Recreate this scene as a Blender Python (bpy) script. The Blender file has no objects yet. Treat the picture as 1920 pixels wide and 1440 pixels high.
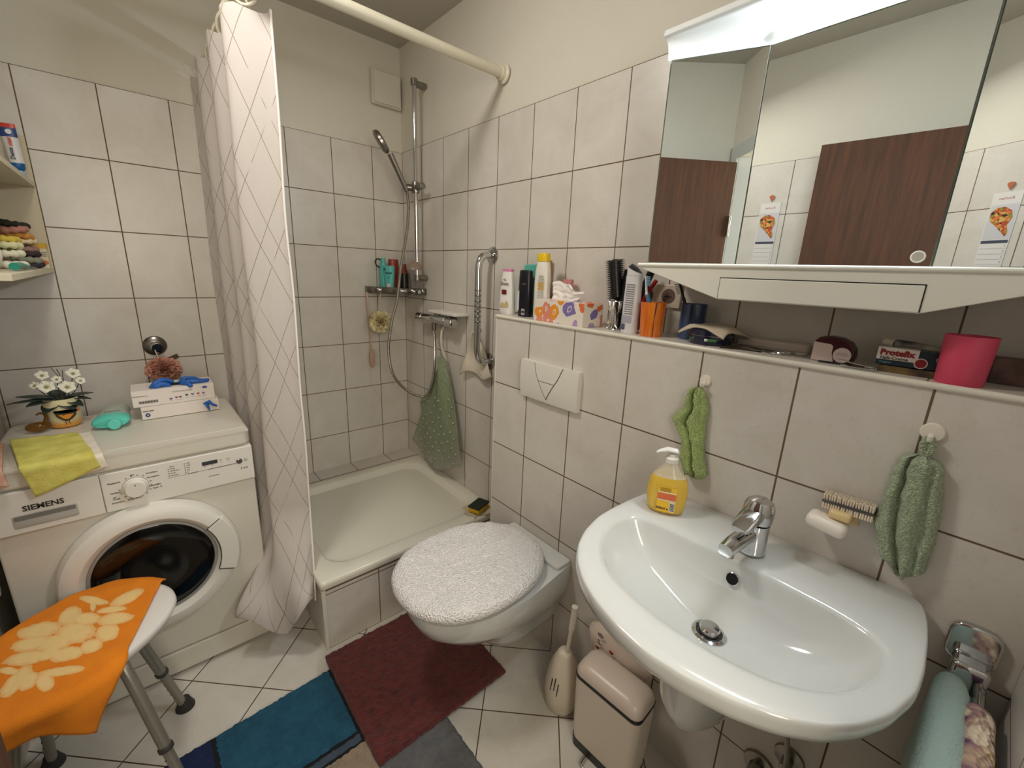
import bpy, bmesh, math, random
from mathutils import Vector, Matrix, noise
R = math.radians; PI = math.pi
sc = bpy.context.scene; col = sc.collection
random.seed(7)
# ------------------------------------------------------------------ camera, world, lights, exposure
cam_d = bpy.data.cameras.new('camera'); cam = bpy.data.objects.new('camera', cam_d); col.objects.link(cam)
cam_d.sensor_width = 36; cam_d.lens = 797.065 / 1920 * 36; cam_d.clip_start = .02
_rows = [[0.7534383421207516, -0.6563293942365407, 0.03952709050042552], [0.13769727973590606, 0.2162819362245234, 0.9665720786450966], [-0.6429386625298443, -0.7228096916367868, 0.25332987565675785]]
cam.matrix_world = Matrix.Translation((-1.1817, -2.2924, 1.4004)) @ Matrix(_rows).transposed().to_4x4()
sc.camera = cam
wd = bpy.data.worlds.new('world'); sc.world = wd; wd.use_nodes = True
wd.node_tree.nodes['Background'].inputs[0].default_value = (.75, .82, .95, 1)
wd.node_tree.nodes['Background'].inputs[1].default_value = .22
def area(name, loc, direction, sx, sy, power, color):
    l = bpy.data.lights.new(name, 'AREA'); l.shape = 'RECTANGLE'; l.size = sx; l.size_y = sy
    l.energy = power; l.color = color
    o = bpy.data.objects.new(name, l); col.objects.link(o); o.location = loc
    o.rotation_euler = Vector(direction).to_track_quat('-Z', 'Y').to_euler()
    return o
area('cabinet_lamp', (-.165, -2.02, 1.905), (-.86, .32, -.30), .42, .05, 9.5, (.88, .95, 1.0))
area('hall_fill', (-1.25, -3.2, 1.7), (.42, 1, -.05), .6, 1.0, 13.0, (1.0, .90, .72))  # added soft fill through the doorway behind the camera, no known fixture
area('ceiling_lamp', (-1.1, -1.12, 2.44), (.35, -.25, -1), .26, .26, 8.5, (1.0, .95, .88))
sc.view_settings.view_transform = 'Standard'; sc.view_settings.look = 'None'
sc.view_settings.gamma = 1; sc.view_settings.use_curve_mapping = False
sc.view_settings.exposure = 0.55
# ------------------------------------------------------------------ materials
def lin(c):
    return tuple(((v / 255) / 12.92 if v / 255 <= .04045 else ((v / 255 + .055) / 1.055) ** 2.4) for v in c)
class NT:
    def __init__(s, name):
        s.m = bpy.data.materials.new(name); s.m.use_nodes = True
        s.t = s.m.node_tree; s.b = s.t.nodes['Principled BSDF']
    def n(s, typ, **kw):
        nd = s.t.nodes.new(typ)
        for k, v in kw.items(): setattr(nd, k, v)
        return nd
    def set(s, sock, v):
        if hasattr(v, 'is_output') or isinstance(v, bpy.types.NodeSocket): s.t.links.new(v, sock)
        else: sock.default_value = v
    def math(s, op, a, b=0.0, c=0.0):
        nd = s.n('ShaderNodeMath', operation=op)
        for i, v in enumerate((a, b, c)): s.set(nd.inputs[i], v)
        return nd.outputs[0]
    def mix(s, f, a, b):
        nd = s.n('ShaderNodeMix', data_type='RGBA')
        s.set(nd.inputs[0], f); s.set(nd.inputs[6], a if not isinstance(a, tuple) else a + (1,) * (4 - len(a)))
        s.set(nd.inputs[7], b if not isinstance(b, tuple) else b + (1,) * (4 - len(b)))
        return nd.outputs[2]
    def noise(s, scale, detail=3, vec=None, rough=.5, dist=0):
        nd = s.n('ShaderNodeTexNoise'); nd.inputs['Scale'].default_value = scale; nd.inputs['Detail'].default_value = detail
        nd.inputs['Roughness'].default_value = rough; nd.inputs['Distortion'].default_value = dist
        if vec is not None: s.t.links.new(vec, nd.inputs['Vector'])
        return nd.outputs[0]
    def voro(s, scale, vec=None, feature='F1'):
        nd = s.n('ShaderNodeTexVoronoi', feature=feature); nd.inputs['Scale'].default_value = scale
        if vec is not None: s.t.links.new(vec, nd.inputs['Vector'])
        return nd.outputs[0]
    def ramp(s, f, a, b):
        nd = s.n('ShaderNodeMapRange'); s.set(nd.inputs[0], f); nd.inputs[1].default_value = a; nd.inputs[2].default_value = b
        return nd.outputs[0]
    def pos(s):
        g = s.n('ShaderNodeNewGeometry'); x = s.n('ShaderNodeSeparateXYZ'); s.t.links.new(g.outputs['Position'], x.inputs[0])
        return g.outputs['Position'], x.outputs[0], x.outputs[1], x.outputs[2]
    def obj(s):
        g = s.n('ShaderNodeTexCoord'); x = s.n('ShaderNodeSeparateXYZ'); s.t.links.new(g.outputs['Object'], x.inputs[0])
        return g.outputs['Object'], x.outputs[0], x.outputs[1], x.outputs[2]
    def uv(s):
        g = s.n('ShaderNodeTexCoord'); x = s.n('ShaderNodeSeparateXYZ'); s.t.links.new(g.outputs['UV'], x.inputs[0])
        return g.outputs['UV'], x.outputs[0], x.outputs[1]
    def bump(s, h, strength, dist=.002, normal=None):
        nd = s.n('ShaderNodeBump'); nd.inputs['Strength'].default_value = strength; nd.inputs['Distance'].default_value = dist
        s.t.links.new(h, nd.inputs['Height'])
        if normal is not None: s.t.links.new(normal, nd.inputs['Normal'])
        s.t.links.new(nd.outputs[0], s.b.inputs['Normal']); return nd.outputs[0]
    def base(s, c, rough=.5, metal=0.0, coat=0.0):
        s.set(s.b.inputs['Base Color'], c if not isinstance(c, tuple) else c + (1,) * (4 - len(c)))
        s.set(s.b.inputs['Roughness'], rough); s.b.inputs['Metallic'].default_value = metal
        s.b.inputs['Coat Weight'].default_value = coat
        return s.m
def mat(name, rgb, rough=.5, metal=0.0, coat=0.0, rgb2=None, nscale=8, bump=None, alpha=None, trans=0.0, ior=1.45):
    t = NT(name); c = lin(rgb)
    co = t.obj()[0]
    if rgb2: c = t.mix(t.ramp(t.noise(nscale, 3, co), .35, .65), c, lin(rgb2))
    t.base(c, rough, metal, coat)
    if bump: t.bump(t.noise(bump[0], 3, co), bump[1], bump[2] if len(bump) > 2 else .001)
    if trans: t.b.inputs['Transmission Weight'].default_value = trans; t.b.inputs['IOR'].default_value = ior
    if alpha is not None: t.b.inputs['Alpha'].default_value = alpha
    return t.m
def tile_lines(t, u, u0, w, half):
    f = t.math('DIVIDE', t.math('SUBTRACT', u, u0), w)
    d = t.math('SUBTRACT', f, t.math('ROUND', f))
    return t.math('MULTIPLY', t.math('ABSOLUTE', d), w), t.math('FLOOR', f)
def tile_mat(name, axis, u0, w, z0, h, rgb=(222, 216, 208), rgb2=(210, 203, 192), grout=(118, 96, 70), gh=.0018, rough=.3, floor=False):
    t = NT(name); P, x, y, z = t.pos()
    if floor:
        u = t.math('MULTIPLY', t.math('ADD', x, y), .70710678); v = t.math('MULTIPLY', t.math('SUBTRACT', x, y), .70710678)
    else: u = {'x': x, 'y': y}[axis]; v = z
    du, iu = tile_lines(t, u, u0, w, gh); dv, iv = tile_lines(t, v, z0, h, gh)
    d = t.math('MINIMUM', du, dv)
    g = t.math('SUBTRACT', 1.0, t.ramp(d, gh * .75, gh * 1.25))
    n1 = t.ramp(t.noise(7, 4, P, .6, .6), .3, .7)
    wn = t.n('ShaderNodeTexWhiteNoise', noise_dimensions='2D'); cm = t.n('ShaderNodeCombineXYZ')
    t.set(cm.inputs[0], iu); t.set(cm.inputs[1], iv); t.t.links.new(cm.outputs[0], wn.inputs[0])
    c = t.mix(n1, lin(rgb), lin(rgb2))
    c = t.mix(t.math('MULTIPLY', wn.outputs[0], .25), c, lin(tuple(int(q * .93) for q in rgb2)))
    sp = t.math('MULTIPLY', t.ramp(t.noise(90, 2, P), .6, .75), .12)
    c = t.mix(sp, c, lin((150, 132, 116)))
    gn = t.mix(t.noise(30, 2, P), lin(grout), lin(tuple(int(q * .75) for q in grout)))
    c = t.mix(g, c, gn)
    t.base(c, t.math('ADD', rough, t.math('MULTIPLY', g, .5)))
    hh = t.math('SUBTRACT', t.math('MULTIPLY', t.noise(12, 2, P), .25), g)
    t.bump(hh, .35, .0015)
    return t.m
W = .2031820133787195
m_tile_far = tile_mat('glazed_tile_far', 'x', -.16378, W, 1.9919, .25)
m_tile_right = tile_mat('glazed_tile_right', 'y', -.21301, W, 1.9919, .25)
m_tile_ledge = tile_mat('glazed_tile_ledge', 'y', -1.2274785, W, 1.23693, .25, gh=.0020)
m_tile_ledge_side = tile_mat('glazed_tile_ledge_side', 'x', -.1615, W, 1.23693, .25)
m_tile_tray_front = tile_mat('glazed_tile_tray_front', 'x', -.8055, W, .2385, .2385)
m_tile_tray_side = tile_mat('glazed_tile_tray_side', 'y', -.893, W, .2385, .25)
m_tile_floor = tile_mat('floor_tile', 'x', -1.376, .251, -.085, .251, (222, 216, 206), (204, 198, 186), (92, 68, 50), .0018, .38, True)
m_grout = mat('grout_line', (124, 98, 76), .9)
m_plaster = NT('rough_plaster')
_P = m_plaster.pos()[0]
m_plaster.base(m_plaster.mix(m_plaster.noise(3, 3, _P), lin((224, 219, 206)), lin((214, 208, 193))), .95)
m_plaster.bump(m_plaster.noise(70, 5, _P, .65), .5, .004); m_plaster = m_plaster.m
m_ceil = mat('ceiling_paint', (188, 182, 170), .95, bump=(60, .4, .003))
m_white = mat('white_plastic', (226, 222, 212), .38)
m_cream = mat('cream_lacquer', (220, 214, 198), .4)
m_enamel = mat('sanitary_ceramic', (214, 215, 212), .12, coat=.6)
m_tray = mat('enamelled_tray', (226, 222, 206), .2, coat=.3)
m_chrome = mat('chrome', (205, 205, 205), .09, 1.0)
m_chrome_d = mat('dull_chrome', (150, 146, 140), .28, 1.0)
m_black = mat('black_plastic', (16, 16, 18), .35)
m_dark = mat('dark_gap', (10, 9, 8), .9)
m_mirror = mat('mirror_glass', (236, 240, 238), .004, 1.0)
# ------------------------------------------------------------------ mesh helpers
def catmull(pts, n=6):
    P = [Vector(p) for p in pts]
    if len(P) < 3: return P
    Q = [P[0] * 2 - P[1]] + P + [P[-1] * 2 - P[-2]]; out = []
    for i in range(1, len(Q) - 2):
        for k in range(n):
            t = k / n; a, b, c, d = Q[i - 1:i + 3]
            out.append(.5 * ((2 * b) + (c - a) * t + (2 * a - 5 * b + 4 * c - d) * t * t + (3 * b - a - 3 * c + d) * t ** 3))
    out.append(P[-1]); return out
class MB:
    def __init__(s, m=None): s.v = []; s.f = []; s.mi = []; s.uvs = {}; s.M = m or Matrix(); s.cur = 0
    def add(s, vs, fs):
        o = len(s.v); s.v += [s.M @ Vector(v) for v in vs]; s.f += [tuple(o + i for i in f) for f in fs]; s.mi += [s.cur] * len(fs); return s
    def box(s, x0, x1, y0, y1, z0, z1):
        v = [(x, y, z) for z in (z0, z1) for y in (y0, y1) for x in (x0, x1)]
        return s.add(v, [(0, 2, 3, 1), (4, 5, 7, 6), (0, 1, 5, 4), (2, 6, 7, 3), (0, 4, 6, 2), (1, 3, 7, 5)])
    def rings(s, rs, cap0=True, cap1=True, closed=True):
        n = len(rs[0]); vs = [p for r in rs for p in r]; fs = []
        for i in range(len(rs) - 1):
            for k in range(n if closed else n - 1):
                a = i * n + k; b = i * n + (k + 1) % n; fs.append((a, b, b + n, a + n))
        if cap0: fs.append(tuple(range(n - 1, -1, -1)))
        if cap1: fs.append(tuple((len(rs) - 1) * n + k for k in range(n)))
        return s.add(vs, fs)
    def lathe(s, prof, c=(0, 0, 0), n=32, axis=(0, 0, 1), cap=True):
        q = Vector(axis).to_track_quat('Z', 'Y'); c = Vector(c)
        rs = [[c + q @ Vector((r * math.cos(2 * PI * k / n), r * math.sin(2 * PI * k / n), z)) for k in range(n)] for r, z in prof]
        return s.rings(rs, cap, cap)
    def cyl(s, a, b, r, r2=None, n=24):
        a, b = Vector(a), Vector(b); return s.lathe([(r, 0), (r if r2 is None else r2, (b - a).length)], a, n, b - a)
    def tube(s, pts, r, n=12, smooth=6, cap=True):
        P = catmull(pts, smooth) if smooth else [Vector(p) for p in pts]
        rs = []; T0 = None; u = None
        for i, p in enumerate(P):
            T = (P[min(i + 1, len(P) - 1)] - P[max(i - 1, 0)]).normalized()
            if u is None:
                u = T.orthogonal().normalized()
            else: u = (u - T * u.dot(T)).normalized()
            w = T.cross(u); rr = r(i / (len(P) - 1)) if callable(r) else r
            rs.append([p + (u * math.cos(2 * PI * k / n) + w * math.sin(2 * PI * k / n)) * rr for k in range(n)])
        return s.rings(rs, cap, cap)
    def prism(s, pts, z0, z1):
        return s.rings([[(x, y, z0) for x, y in pts], [(x, y, z1) for x, y in pts]])
    def sphere(s, c, r, nu=20, nv=12, sc3=(1, 1, 1)):
        rs = [[(c[0] + r * sc3[0] * math.sin(PI * (j + .02) / (nv + .04)) * math.cos(2 * PI * k / nu), c[1] + r * sc3[1] * math.sin(PI * (j + .02) / (nv + .04)) * math.sin(2 * PI * k / nu), c[2] - r * sc3[2] * math.cos(PI * (j + .02) / (nv + .04))) for k in range(nu)] for j in range(nv + 1)]
        return s.rings(rs)
    def grid(s, fn, nu, nv, uvfn=None):
        vs = [fn(i / nu, j / nv) for j in range(nv + 1) for i in range(nu + 1)]; o = len(s.v); fo = len(s.f)
        fs = [(j * (nu + 1) + i, j * (nu + 1) + i + 1, (j + 1) * (nu + 1) + i + 1, (j + 1) * (nu + 1) + i) for j in range(nv) for i in range(nu)]
        s.add(vs, fs)
        if uvfn:
            for j in range(nv + 1):
                for i in range(nu + 1): s.uvs[o + j * (nu + 1) + i] = uvfn(i / nu, j / nv)
        return s
    def build(s, name, m, parent=None, smooth=True, bevel=0, seg=3, sub=0, solid=0, world=True, ang=35, org='base', loc=None):
        me = bpy.data.meshes.new(name); V = s.v
        if V:
            lo = [min(v[i] for v in V) for i in range(3)]; hi = [max(v[i] for v in V) for i in range(3)]
            O = Vector(((lo[0] + hi[0]) / 2, (lo[1] + hi[1]) / 2, lo[2])) if org == 'base' else Vector((0, 0, 0))
        if loc is not None: O = Vector(loc)
        me.from_pydata([tuple(v - O) for v in V], [], s.f)
        ms = m if isinstance(m, (list, tuple)) else [m]
        for q in ms: me.materials.append(q)
        for p, k in zip(me.polygons, s.mi): p.material_index = k; p.use_smooth = smooth
        if s.uvs:
            ul = me.uv_layers.new(name='uv')
            for lp in me.loops:
                ul.data[lp.index].uv = s.uvs.get(lp.vertex_index, (0, 0))
        bm = bmesh.new(); bm.from_mesh(me); bmesh.ops.recalc_face_normals(bm, faces=bm.faces)
        if smooth:
            for e in bm.edges:
                if len(e.link_faces) == 2 and e.calc_face_angle(0) > R(ang): e.smooth = False
        bm.to_mesh(me); bm.free()
        o = bpy.data.objects.new(name, me); col.objects.link(o)
        if parent is not None:
            pw = wmat(parent); o.parent = parent; o.location = pw.inverted() @ O if world else O
            if world and pw.to_3x3() != Matrix.Identity(3): o.rotation_euler = pw.inverted().to_euler()
        else: o.location = O
        if bevel:
            b = o.modifiers.new('bevel', 'BEVEL'); b.width = bevel; b.segments = seg; b.limit_method = 'ANGLE'; b.angle_limit = R(40)
            if smooth: b.harden_normals = False
        if solid: q = o.modifiers.new('thickness', 'SOLIDIFY'); q.thickness = solid; q.offset = 0
        if sub: q = o.modifiers.new('subdivision', 'SUBSURF'); q.levels = sub; q.render_levels = sub
        return o
def wmat(o):
    m = Matrix.LocRotScale(o.location, o.rotation_euler, o.scale)
    return (wmat(o.parent) @ m) if o.parent else m
def tag(o, label, cat, group=None, kind=None):
    if label: o['label'] = label
    if cat: o['category'] = cat
    if group: o['group'] = group
    if kind: o['kind'] = kind
    return o
def thing(name, label, cat, loc, rz=0, group=None):
    o = bpy.data.objects.new(name, None); col.objects.link(o); o.location = loc; o.rotation_euler = (0, 0, rz)
    o.empty_display_size = .05
    return tag(o, label, cat, group)
def struct(name, mb, m, **kw):
    o = mb.build(name, m, **kw); o['kind'] = 'structure'; return o
def frame(o, x, y):      # matrix with given origin, x axis and y axis (text plane)
    x = Vector(x).normalized(); y = Vector(y); y = (y - x * y.dot(x)).normalized(); z = x.cross(y)
    return Matrix(((x[0], y[0], z[0], o[0]), (x[1], y[1], z[1], o[1]), (x[2], y[2], z[2], o[2]), (0, 0, 0, 1)))
def text(name, s, size, m, parent, M, depth=.0002, align='CENTER', shear=0, bold=0, sx=1):
    cu = bpy.data.curves.new(name, 'FONT'); cu.body = s; cu.size = size; cu.extrude = depth; cu.align_x = align; cu.align_y = 'CENTER'; cu.shear = shear; cu.offset = bold
    cu.resolution_u = 2
    tmp = bpy.data.objects.new('tmp', cu); col.objects.link(tmp)
    dg = bpy.context.evaluated_depsgraph_get(); dg.update()
    me = bpy.data.meshes.new_from_object(tmp.evaluated_get(dg)); bpy.data.objects.remove(tmp); bpy.data.curves.remove(cu)
    me.name = name; me.materials.clear(); me.materials.append(m)
    me.transform(Matrix.Diagonal((sx, 1, 1, 1)))
    o = bpy.data.objects.new(name, me); col.objects.link(o)
    L = wmat(parent).inverted() @ M if parent else M
    o.parent = parent; o.location = L.to_translation(); o.rotation_euler = L.to_euler()
    return o
def flatpoly(pts, M, name, m, parent, th=.0004):    # small flat print in the plane of M
    b = MB(M); b.prism(pts, 0, th); return b.build(name, m, parent, smooth=False)
def rect(x0, x1, y0, y1): return [(x0, y0), (x1, y0), (x1, y1), (x0, y1)]
def disc(cx, cy, r, n=20, sx=1, sy=1): return [(cx + r * sx * math.cos(2 * PI * k / n), cy + r * sy * math.sin(2 * PI * k / n)) for k in range(n)]
def rrect(x0, x1, y0, y1, r, n=5):
    out = []
    for cx, cy, a in ((x1 - r, y1 - r, 0), (x0 + r, y1 - r, 90), (x0 + r, y0 + r, 180), (x1 - r, y0 + r, 270)):
        out += [(cx + r * math.cos(R(a + 90 * k / n)), cy + r * math.sin(R(a + 90 * k / n))) for k in range(n + 1)]
    return out
# ------------------------------------------------------------------ the room
D = .16153; ZC = 2.473; ZT = 1.9919; XL = -1.594; YN = -2.44; ZL = 1.245
def wall(name, horiz, mt, lo, hi, plane, out, cut=None):
    b = MB()
    def seg(a, c, z0, z1, off):
        s0, s1 = sorted((plane + out * off, plane + out * .1))
        if horiz == 'x': b.box(a, c, s0, s1, z0, z1)
        else: b.box(s0, s1, a, c, z0, z1)
    if cut is None:
        seg(lo, hi, 0, ZT, 0); b.cur = 1; seg(lo, hi, ZT, ZC, .006)
    else:
        c0, c1, cz = cut; seg(lo, c0, 0, ZT, 0); seg(c1, hi, 0, ZT, 0)
        b.cur = 1; seg(lo, c0, ZT, ZC, .006); seg(c1, hi, ZT, ZC, .006); seg(c0, c1, cz, ZC, .006)
    return struct(name, b, [mt, m_plaster], smooth=False)
wall('wall_far', 'x', m_tile_far, XL - .1, .1, 0, 1)
wall('wall_right', 'y', m_tile_right, YN - .1, .1, 0, 1)
m_tile_left = tile_mat('glazed_tile_left', 'y', -1.457, W, 1.9919, .25)
m_tile_near = tile_mat('glazed_tile_near', 'x', -.1615, W, 1.9919, .25)
wall('wall_left', 'y', m_tile_left, YN - .1, .1, XL, -1)
wall('wall_near', 'x', m_tile_near, XL - .1, .1, YN, -1, (-1.50, -.72, 2.02))
struct('floor', MB().box(XL - .1, .1, YN - 1.2, .1, -.1, 0), m_tile_floor, smooth=False)
struct('ceiling', MB().box(XL - .1, .1, YN - .1, .1, ZC, ZC + .08), m_ceil, smooth=False)
m_hall = mat('hall_wall_paint', (150, 152, 148), .9)
b = MB(); b.box(XL - .1, .1, YN - 1.25, YN - 1.2, 0, ZC); b.box(XL - .15, XL - .1, YN - 1.2, YN - .1, 0, ZC); b.box(.1, .15, YN - 1.2, YN - .1, 0, ZC)
struct('wall_hall', b, m_hall, smooth=False)
m_frame = mat('door_frame_paint', (196, 198, 194), .45)
b = MB()
for x0, x1 in ((-1.555, -1.49), (-.73, -.665)):
    b.box(x0, x1, YN, YN + .014, 0, 2.075); b.box(min(x0, x1) + (.05 if x0 < -1 else 0), min(x0, x1) + (.065 if x0 < -1 else .015), YN - .1, YN, 0, 2.02)
b.box(-1.49, -.73, YN, YN + .014, 2.01, 2.075)
struct('trim_1', b, m_frame, smooth=False, bevel=.003)['label'] = 'pale grey door frame seen in the left mirror'
# pre-wall ledge behind toilet and basin
b = MB(); b.box(-D, 0, YN, -1.0468, 0, 1.2363)
o = struct('wall_ledge', b, [m_tile_ledge, m_tile_ledge_side], smooth=False)
for p in o.data.polygons:
    if abs(p.normal[1]) > .9: p.material_index = 1
b = MB(); b.box(-D + .004, 0, YN, -1.046, 1.2363, ZL)
m_tile_cap = tile_mat('glazed_tile_cap', 'y', -1.03 - .0, .4, 5, 10, rough=.32, gh=.0013)
struct('trim_2', b, m_tile_cap, smooth=False)['label'] = 'tiled ledge top behind the toilet and basin'
b = MB(); b.tube([(-D - .001, -1.043, 1.2405), (-D - .001, YN, 1.2405)], .0062, 12, 0); b.tube([(-D - .001, -1.043, 1.2405), (0, -1.043, 1.2405)], .0062, 12, 0)
b.box(-D - .0025, -D + .004, -1.047, -1.0435, .03, 1.236)
struct('trim_3', b, mat('edge_profile', (226, 220, 206), .3))['label'] = 'rounded white edge strip along the ledge'
# ------------------------------------------------------------------ open door leaf
m_wood = NT('brown_veneer'); _o = m_wood.obj()
mp = m_wood.n('ShaderNodeMapping'); mp.inputs['Scale'].default_value = (40, 40, 2.2); m_wood.t.links.new(_o[0], mp.inputs[0])
m_wood.base(m_wood.mix(m_wood.ramp(m_wood.noise(1.6, 6, mp.outputs[0], .7), .3, .7), lin((94, 56, 30)), lin((62, 36, 19))), .7)
m_wood = m_wood.m
dr = thing('door_1', 'brown wood veneer door leaf standing open along the left wall', 'door', (-1.478, -2.42, .008)); dr['kind'] = 'structure'
ang = math.atan2(.80, .088); dr.rotation_euler = (0, 0, ang)
MB().box(0, .805, -.02, .02, 0, 1.977).build('door_leaf', m_wood, dr, smooth=False, bevel=.002, world=False)
b = MB(); b.box(.735, .765, -.028, -.02, .95, 1.16); b.tube([(.75, -.028, 1.06), (.75, -.06, 1.06), (.73, -.065, 1.06), (.64, -.065, 1.06)], .009, 10)
b.build('door_handle', m_chrome_d, dr, world=False)
b = MB(); b.cyl((0, -.028, 1.62), (0, -.028, 1.72), .008); b.cyl((0, -.028, .25), (0, -.028, .35), .008)
b.build('hinge', m_chrome_d, dr, world=False)
# ------------------------------------------------------------------ washing machine
WX0, WX1, WYF, WYB, WZ = -1.546, -.946, -.69, -.235, .85
m_wm = mat('washer_enamel', (212, 206, 192), .33)
m_wm_p = mat('washer_panel_plastic', (224, 220, 210), .42)
m_ink = mat('printed_ink', (52, 50, 48), .6)
m_glassdark = mat('dark_door_glass', (10, 10, 11), .1, coat=.15)
wm = thing('washing_machine', 'white front-loading washing machine against the far wall', 'washing machine', ((WX0 + WX1) / 2, -.46, 0))
MB().box(WX0, WX1, WYF + .008, WYB, .1, .795).build('cabinet', m_wm, wm, bevel=.006)
MB().box(WX0, WX1, WYF + .004, WYB, .014, .097).build('kick_panel', m_wm, wm, bevel=.005)
for x in (WX0 + .05, WX1 - .05):
    for y in (WYF + .06, WYB - .05): MB().cyl((x, y, 0), (x, y, .02), .018).build('foot', m_black, wm)
b = MB(); b.prism(rrect(WX0, WX1, WYF - .002, WYB, .03), .797, .85); b.build('top_plate', m_wm, wm, bevel=.008)
b = MB(); b.box(WX0 + .004, WX1 - .004, WYF - .004, WYF + .01, .845, .8512); b.box(WX0 + .01, WX1 - .01, WYF + .03, WYF + .036, .845, .8515)
b.build('top_edge_ridge', m_wm, wm)
MB().box(-1.327, WX1, WYF - .004, WYF + .02, .671, .792).build('control_panel', m_wm_p, wm, bevel=.003)
dw = MB().box(WX0, -1.3285, WYF - .004, WYF + .02, .671, .792).build('detergent_drawer', m_wm_p, wm, bevel=.003)
F = lambda x, z, dy=-.0045: frame((x, WYF + dy, z), (1, 0, 0), (0, 0, 1))
m_recess = mat('handle_recess', (176, 174, 166), .5)
b = MB(F(-1.443, .706, -.004)); b.rings([[(x, y, .0) for x, y in rrect(-.062, .062, -.019, .019, .006)], [(x, y, .0012) for x, y in rrect(-.060, .060, -.017, .017, .006)]])
b.build('handle_grip', m_recess, dw)
b = MB(F(-1.443, .706, -.0045)); b.prism(rrect(-.058, .058, .004, .0165, .003), 0, .0015); b.build('grip_slot', mat('grip_slot_grey', (120, 118, 112), .6), dw)
text('lettering', 'SIEMENS', .021, m_ink, dw, F(-1.443, .7405, -.0048), bold=.0006)
kn = MB().lathe([(.030, 0), (.030, .003), (.027, .005), (.0255, .022), (.023, .026), (.0, .0262)], (-1.2545, WYF - .004, .7345), 36, (0, -1, 0)).build('programme_knob', m_wm_p, wm)
b = MB(); b.lathe([(.0305, 0), (.0305, .0026), (.028, .003)], (-1.2545, WYF - .004, .7345), 36, (0, -1, 0)); b.build('knob_ring', mat('ring_grey', (110, 106, 98), .5), kn)
MB(F(-1.2545, .7345 + .014, -.0303)).prism(disc(0, 0, .0018, 10), 0, .0004).build('pointer_dot', m_ink, kn)
for s, x, z in (('Pflegeleicht', -1.300, .7595), ('Feinfeinw.', -1.299, .728), ('40°', -1.304, .714), ('Wolle', -1.301, .708), ('Schleudern', -1.299, .697), ('Aus', -1.2575, .7735), ('Koch/Bunt', -1.213, .769), ('Vorwäsche', -1.211, .755), ('Schnell/Mix', -1.211, .7265), ('Super 15', -1.206, .717), ('Spülen extra', -1.262, .6975)):
    text('lettering', s, .0062, m_ink, wm, F(x, z), bold=.0001)
for k in range(15):
    a = R(60 - k * 300 / 14 + 60); 
    MB(F(-1.2545 + .0365 * math.cos(a), .7345 + .0365 * math.sin(a))).prism(rect(-.0021, .0021, -.001, .001), 0, .0003).build('programme_mark', m_ink, wm)
for k, s in enumerate(('Status', 'Fertig', 'Schleudern', 'Spülen', 'Waschen')):
    text('lettering', s, .0052, m_ink, wm, F(-1.170, .7745 - k * .0075), align='LEFT')
    if k: MB(F(-1.174, .7745 - k * .0075)).prism(disc(0, 0, .0015, 8), 0, .0003).build('indicator_light', m_ink, wm)
for k, s in enumerate(('1400', '1200', '900', '600', '0')):
    MB(F(-1.133, .7745 - k * .0075)).prism(disc(0, 0, .0015, 8), 0, .0003).build('indicator_light', m_ink, wm)
    text('lettering', s, .0052, m_ink, wm, F(-1.129, .7745 - k * .0075), align='LEFT')
MB(F(-1.068, .7605)).prism(rrect(-.021, .021, -.0065, .0065, .002), 0, .0006).build('display', mat('display_window', (58, 60, 66), .2), wm)
for x in (-1.083, -1.062, -1.038, -1.017):
    MB(F(x, .7505 + (.004 if x > -1.05 else 0))).prism(disc(0, 0, .0014, 8), 0, .0003).build('indicator_light', m_ink, wm)
text('lettering', 'Zeit', .005, m_ink, wm, F(-1.038, .762)); text('lettering', 'Extra', .005, m_ink, wm, F(-1.017, .762))
for a0, a1, hh in ((-1.178, -1.128, .0003), (-1.128, -1.100, .0009), (-1.100, -1.075, .0003), (-1.075, -.997, .0009)):
    MB(F(0, .7385)).prism(rect(a0, a1, -hh, hh), 0, .0003).build('key_line', m_ink, wm)
st = MB().lathe([(.009, 0), (.009, .003), (.007, .004)], (-.987, WYF - .004, .7445), 20, (0, -1, 0)).build('start_button', m_chrome_d, wm)
text('lettering', 'Start', .005, m_ink, wm, F(-.968, .7475)); text('lettering', 'Pause', .005, m_ink, wm, F(-.968, .742))
text('lettering', 'E 14-34', .0065, m_ink, wm, F(-.975, .716), bold=.0002); text('lettering', 'varioPerfect', .006, m_ink, wm, F(-1.062, .7135), shear=.2)
# door
dc = (-1.243, WYF + .006, .452)
d1 = MB().lathe([(.222, 0), (.222, .012), (.214, .034), (.196, .046), (.176, .046), (.163, .036), (.155, .014)], dc, 72, (0, -1, 0), cap=False).build('door', m_wm_p, wm)
MB().lathe([(.168, .012), (.158, .030), (.151, .032), (.147, .012)], dc, 72, (0, -1, 0), cap=False).build('inner_ring', mat('ring_silver', (150, 148, 144), .35), d1)
MB().lathe([(.152, .012), (.150, .026), (.130, .034), (.08, .030), (.03, .024), (.002, .023)], dc, 64, (0, -1, 0)).build('door_glass', m_glassdark, d1)
b = MB()
arc = [R(a) for a in range(-22, 37, 4)]
def hp(r, y): return [(dc[0] + r * math.cos(a), dc[1] - y, dc[2] + r * math.sin(a)) for a in arc]
inn = hp(.168, .05); outr = hp(.218, .05); inn2 = hp(.168, .03); out2 = hp(.226, .03)
n = len(arc); b.add(inn + outr + out2 + inn2, [(i + n * j, i + 1 + n * j, i + 1 + n * ((j + 1) % 4), i + n * ((j + 1) % 4)) for j in range(4) for i in range(n - 1)] + [(0, n, 2 * n, 3 * n), (n - 1, 2 * n - 1, 3 * n - 1, 4 * n - 1)])
b.build('door_handle', m_wm_p, d1, bevel=.003)
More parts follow.
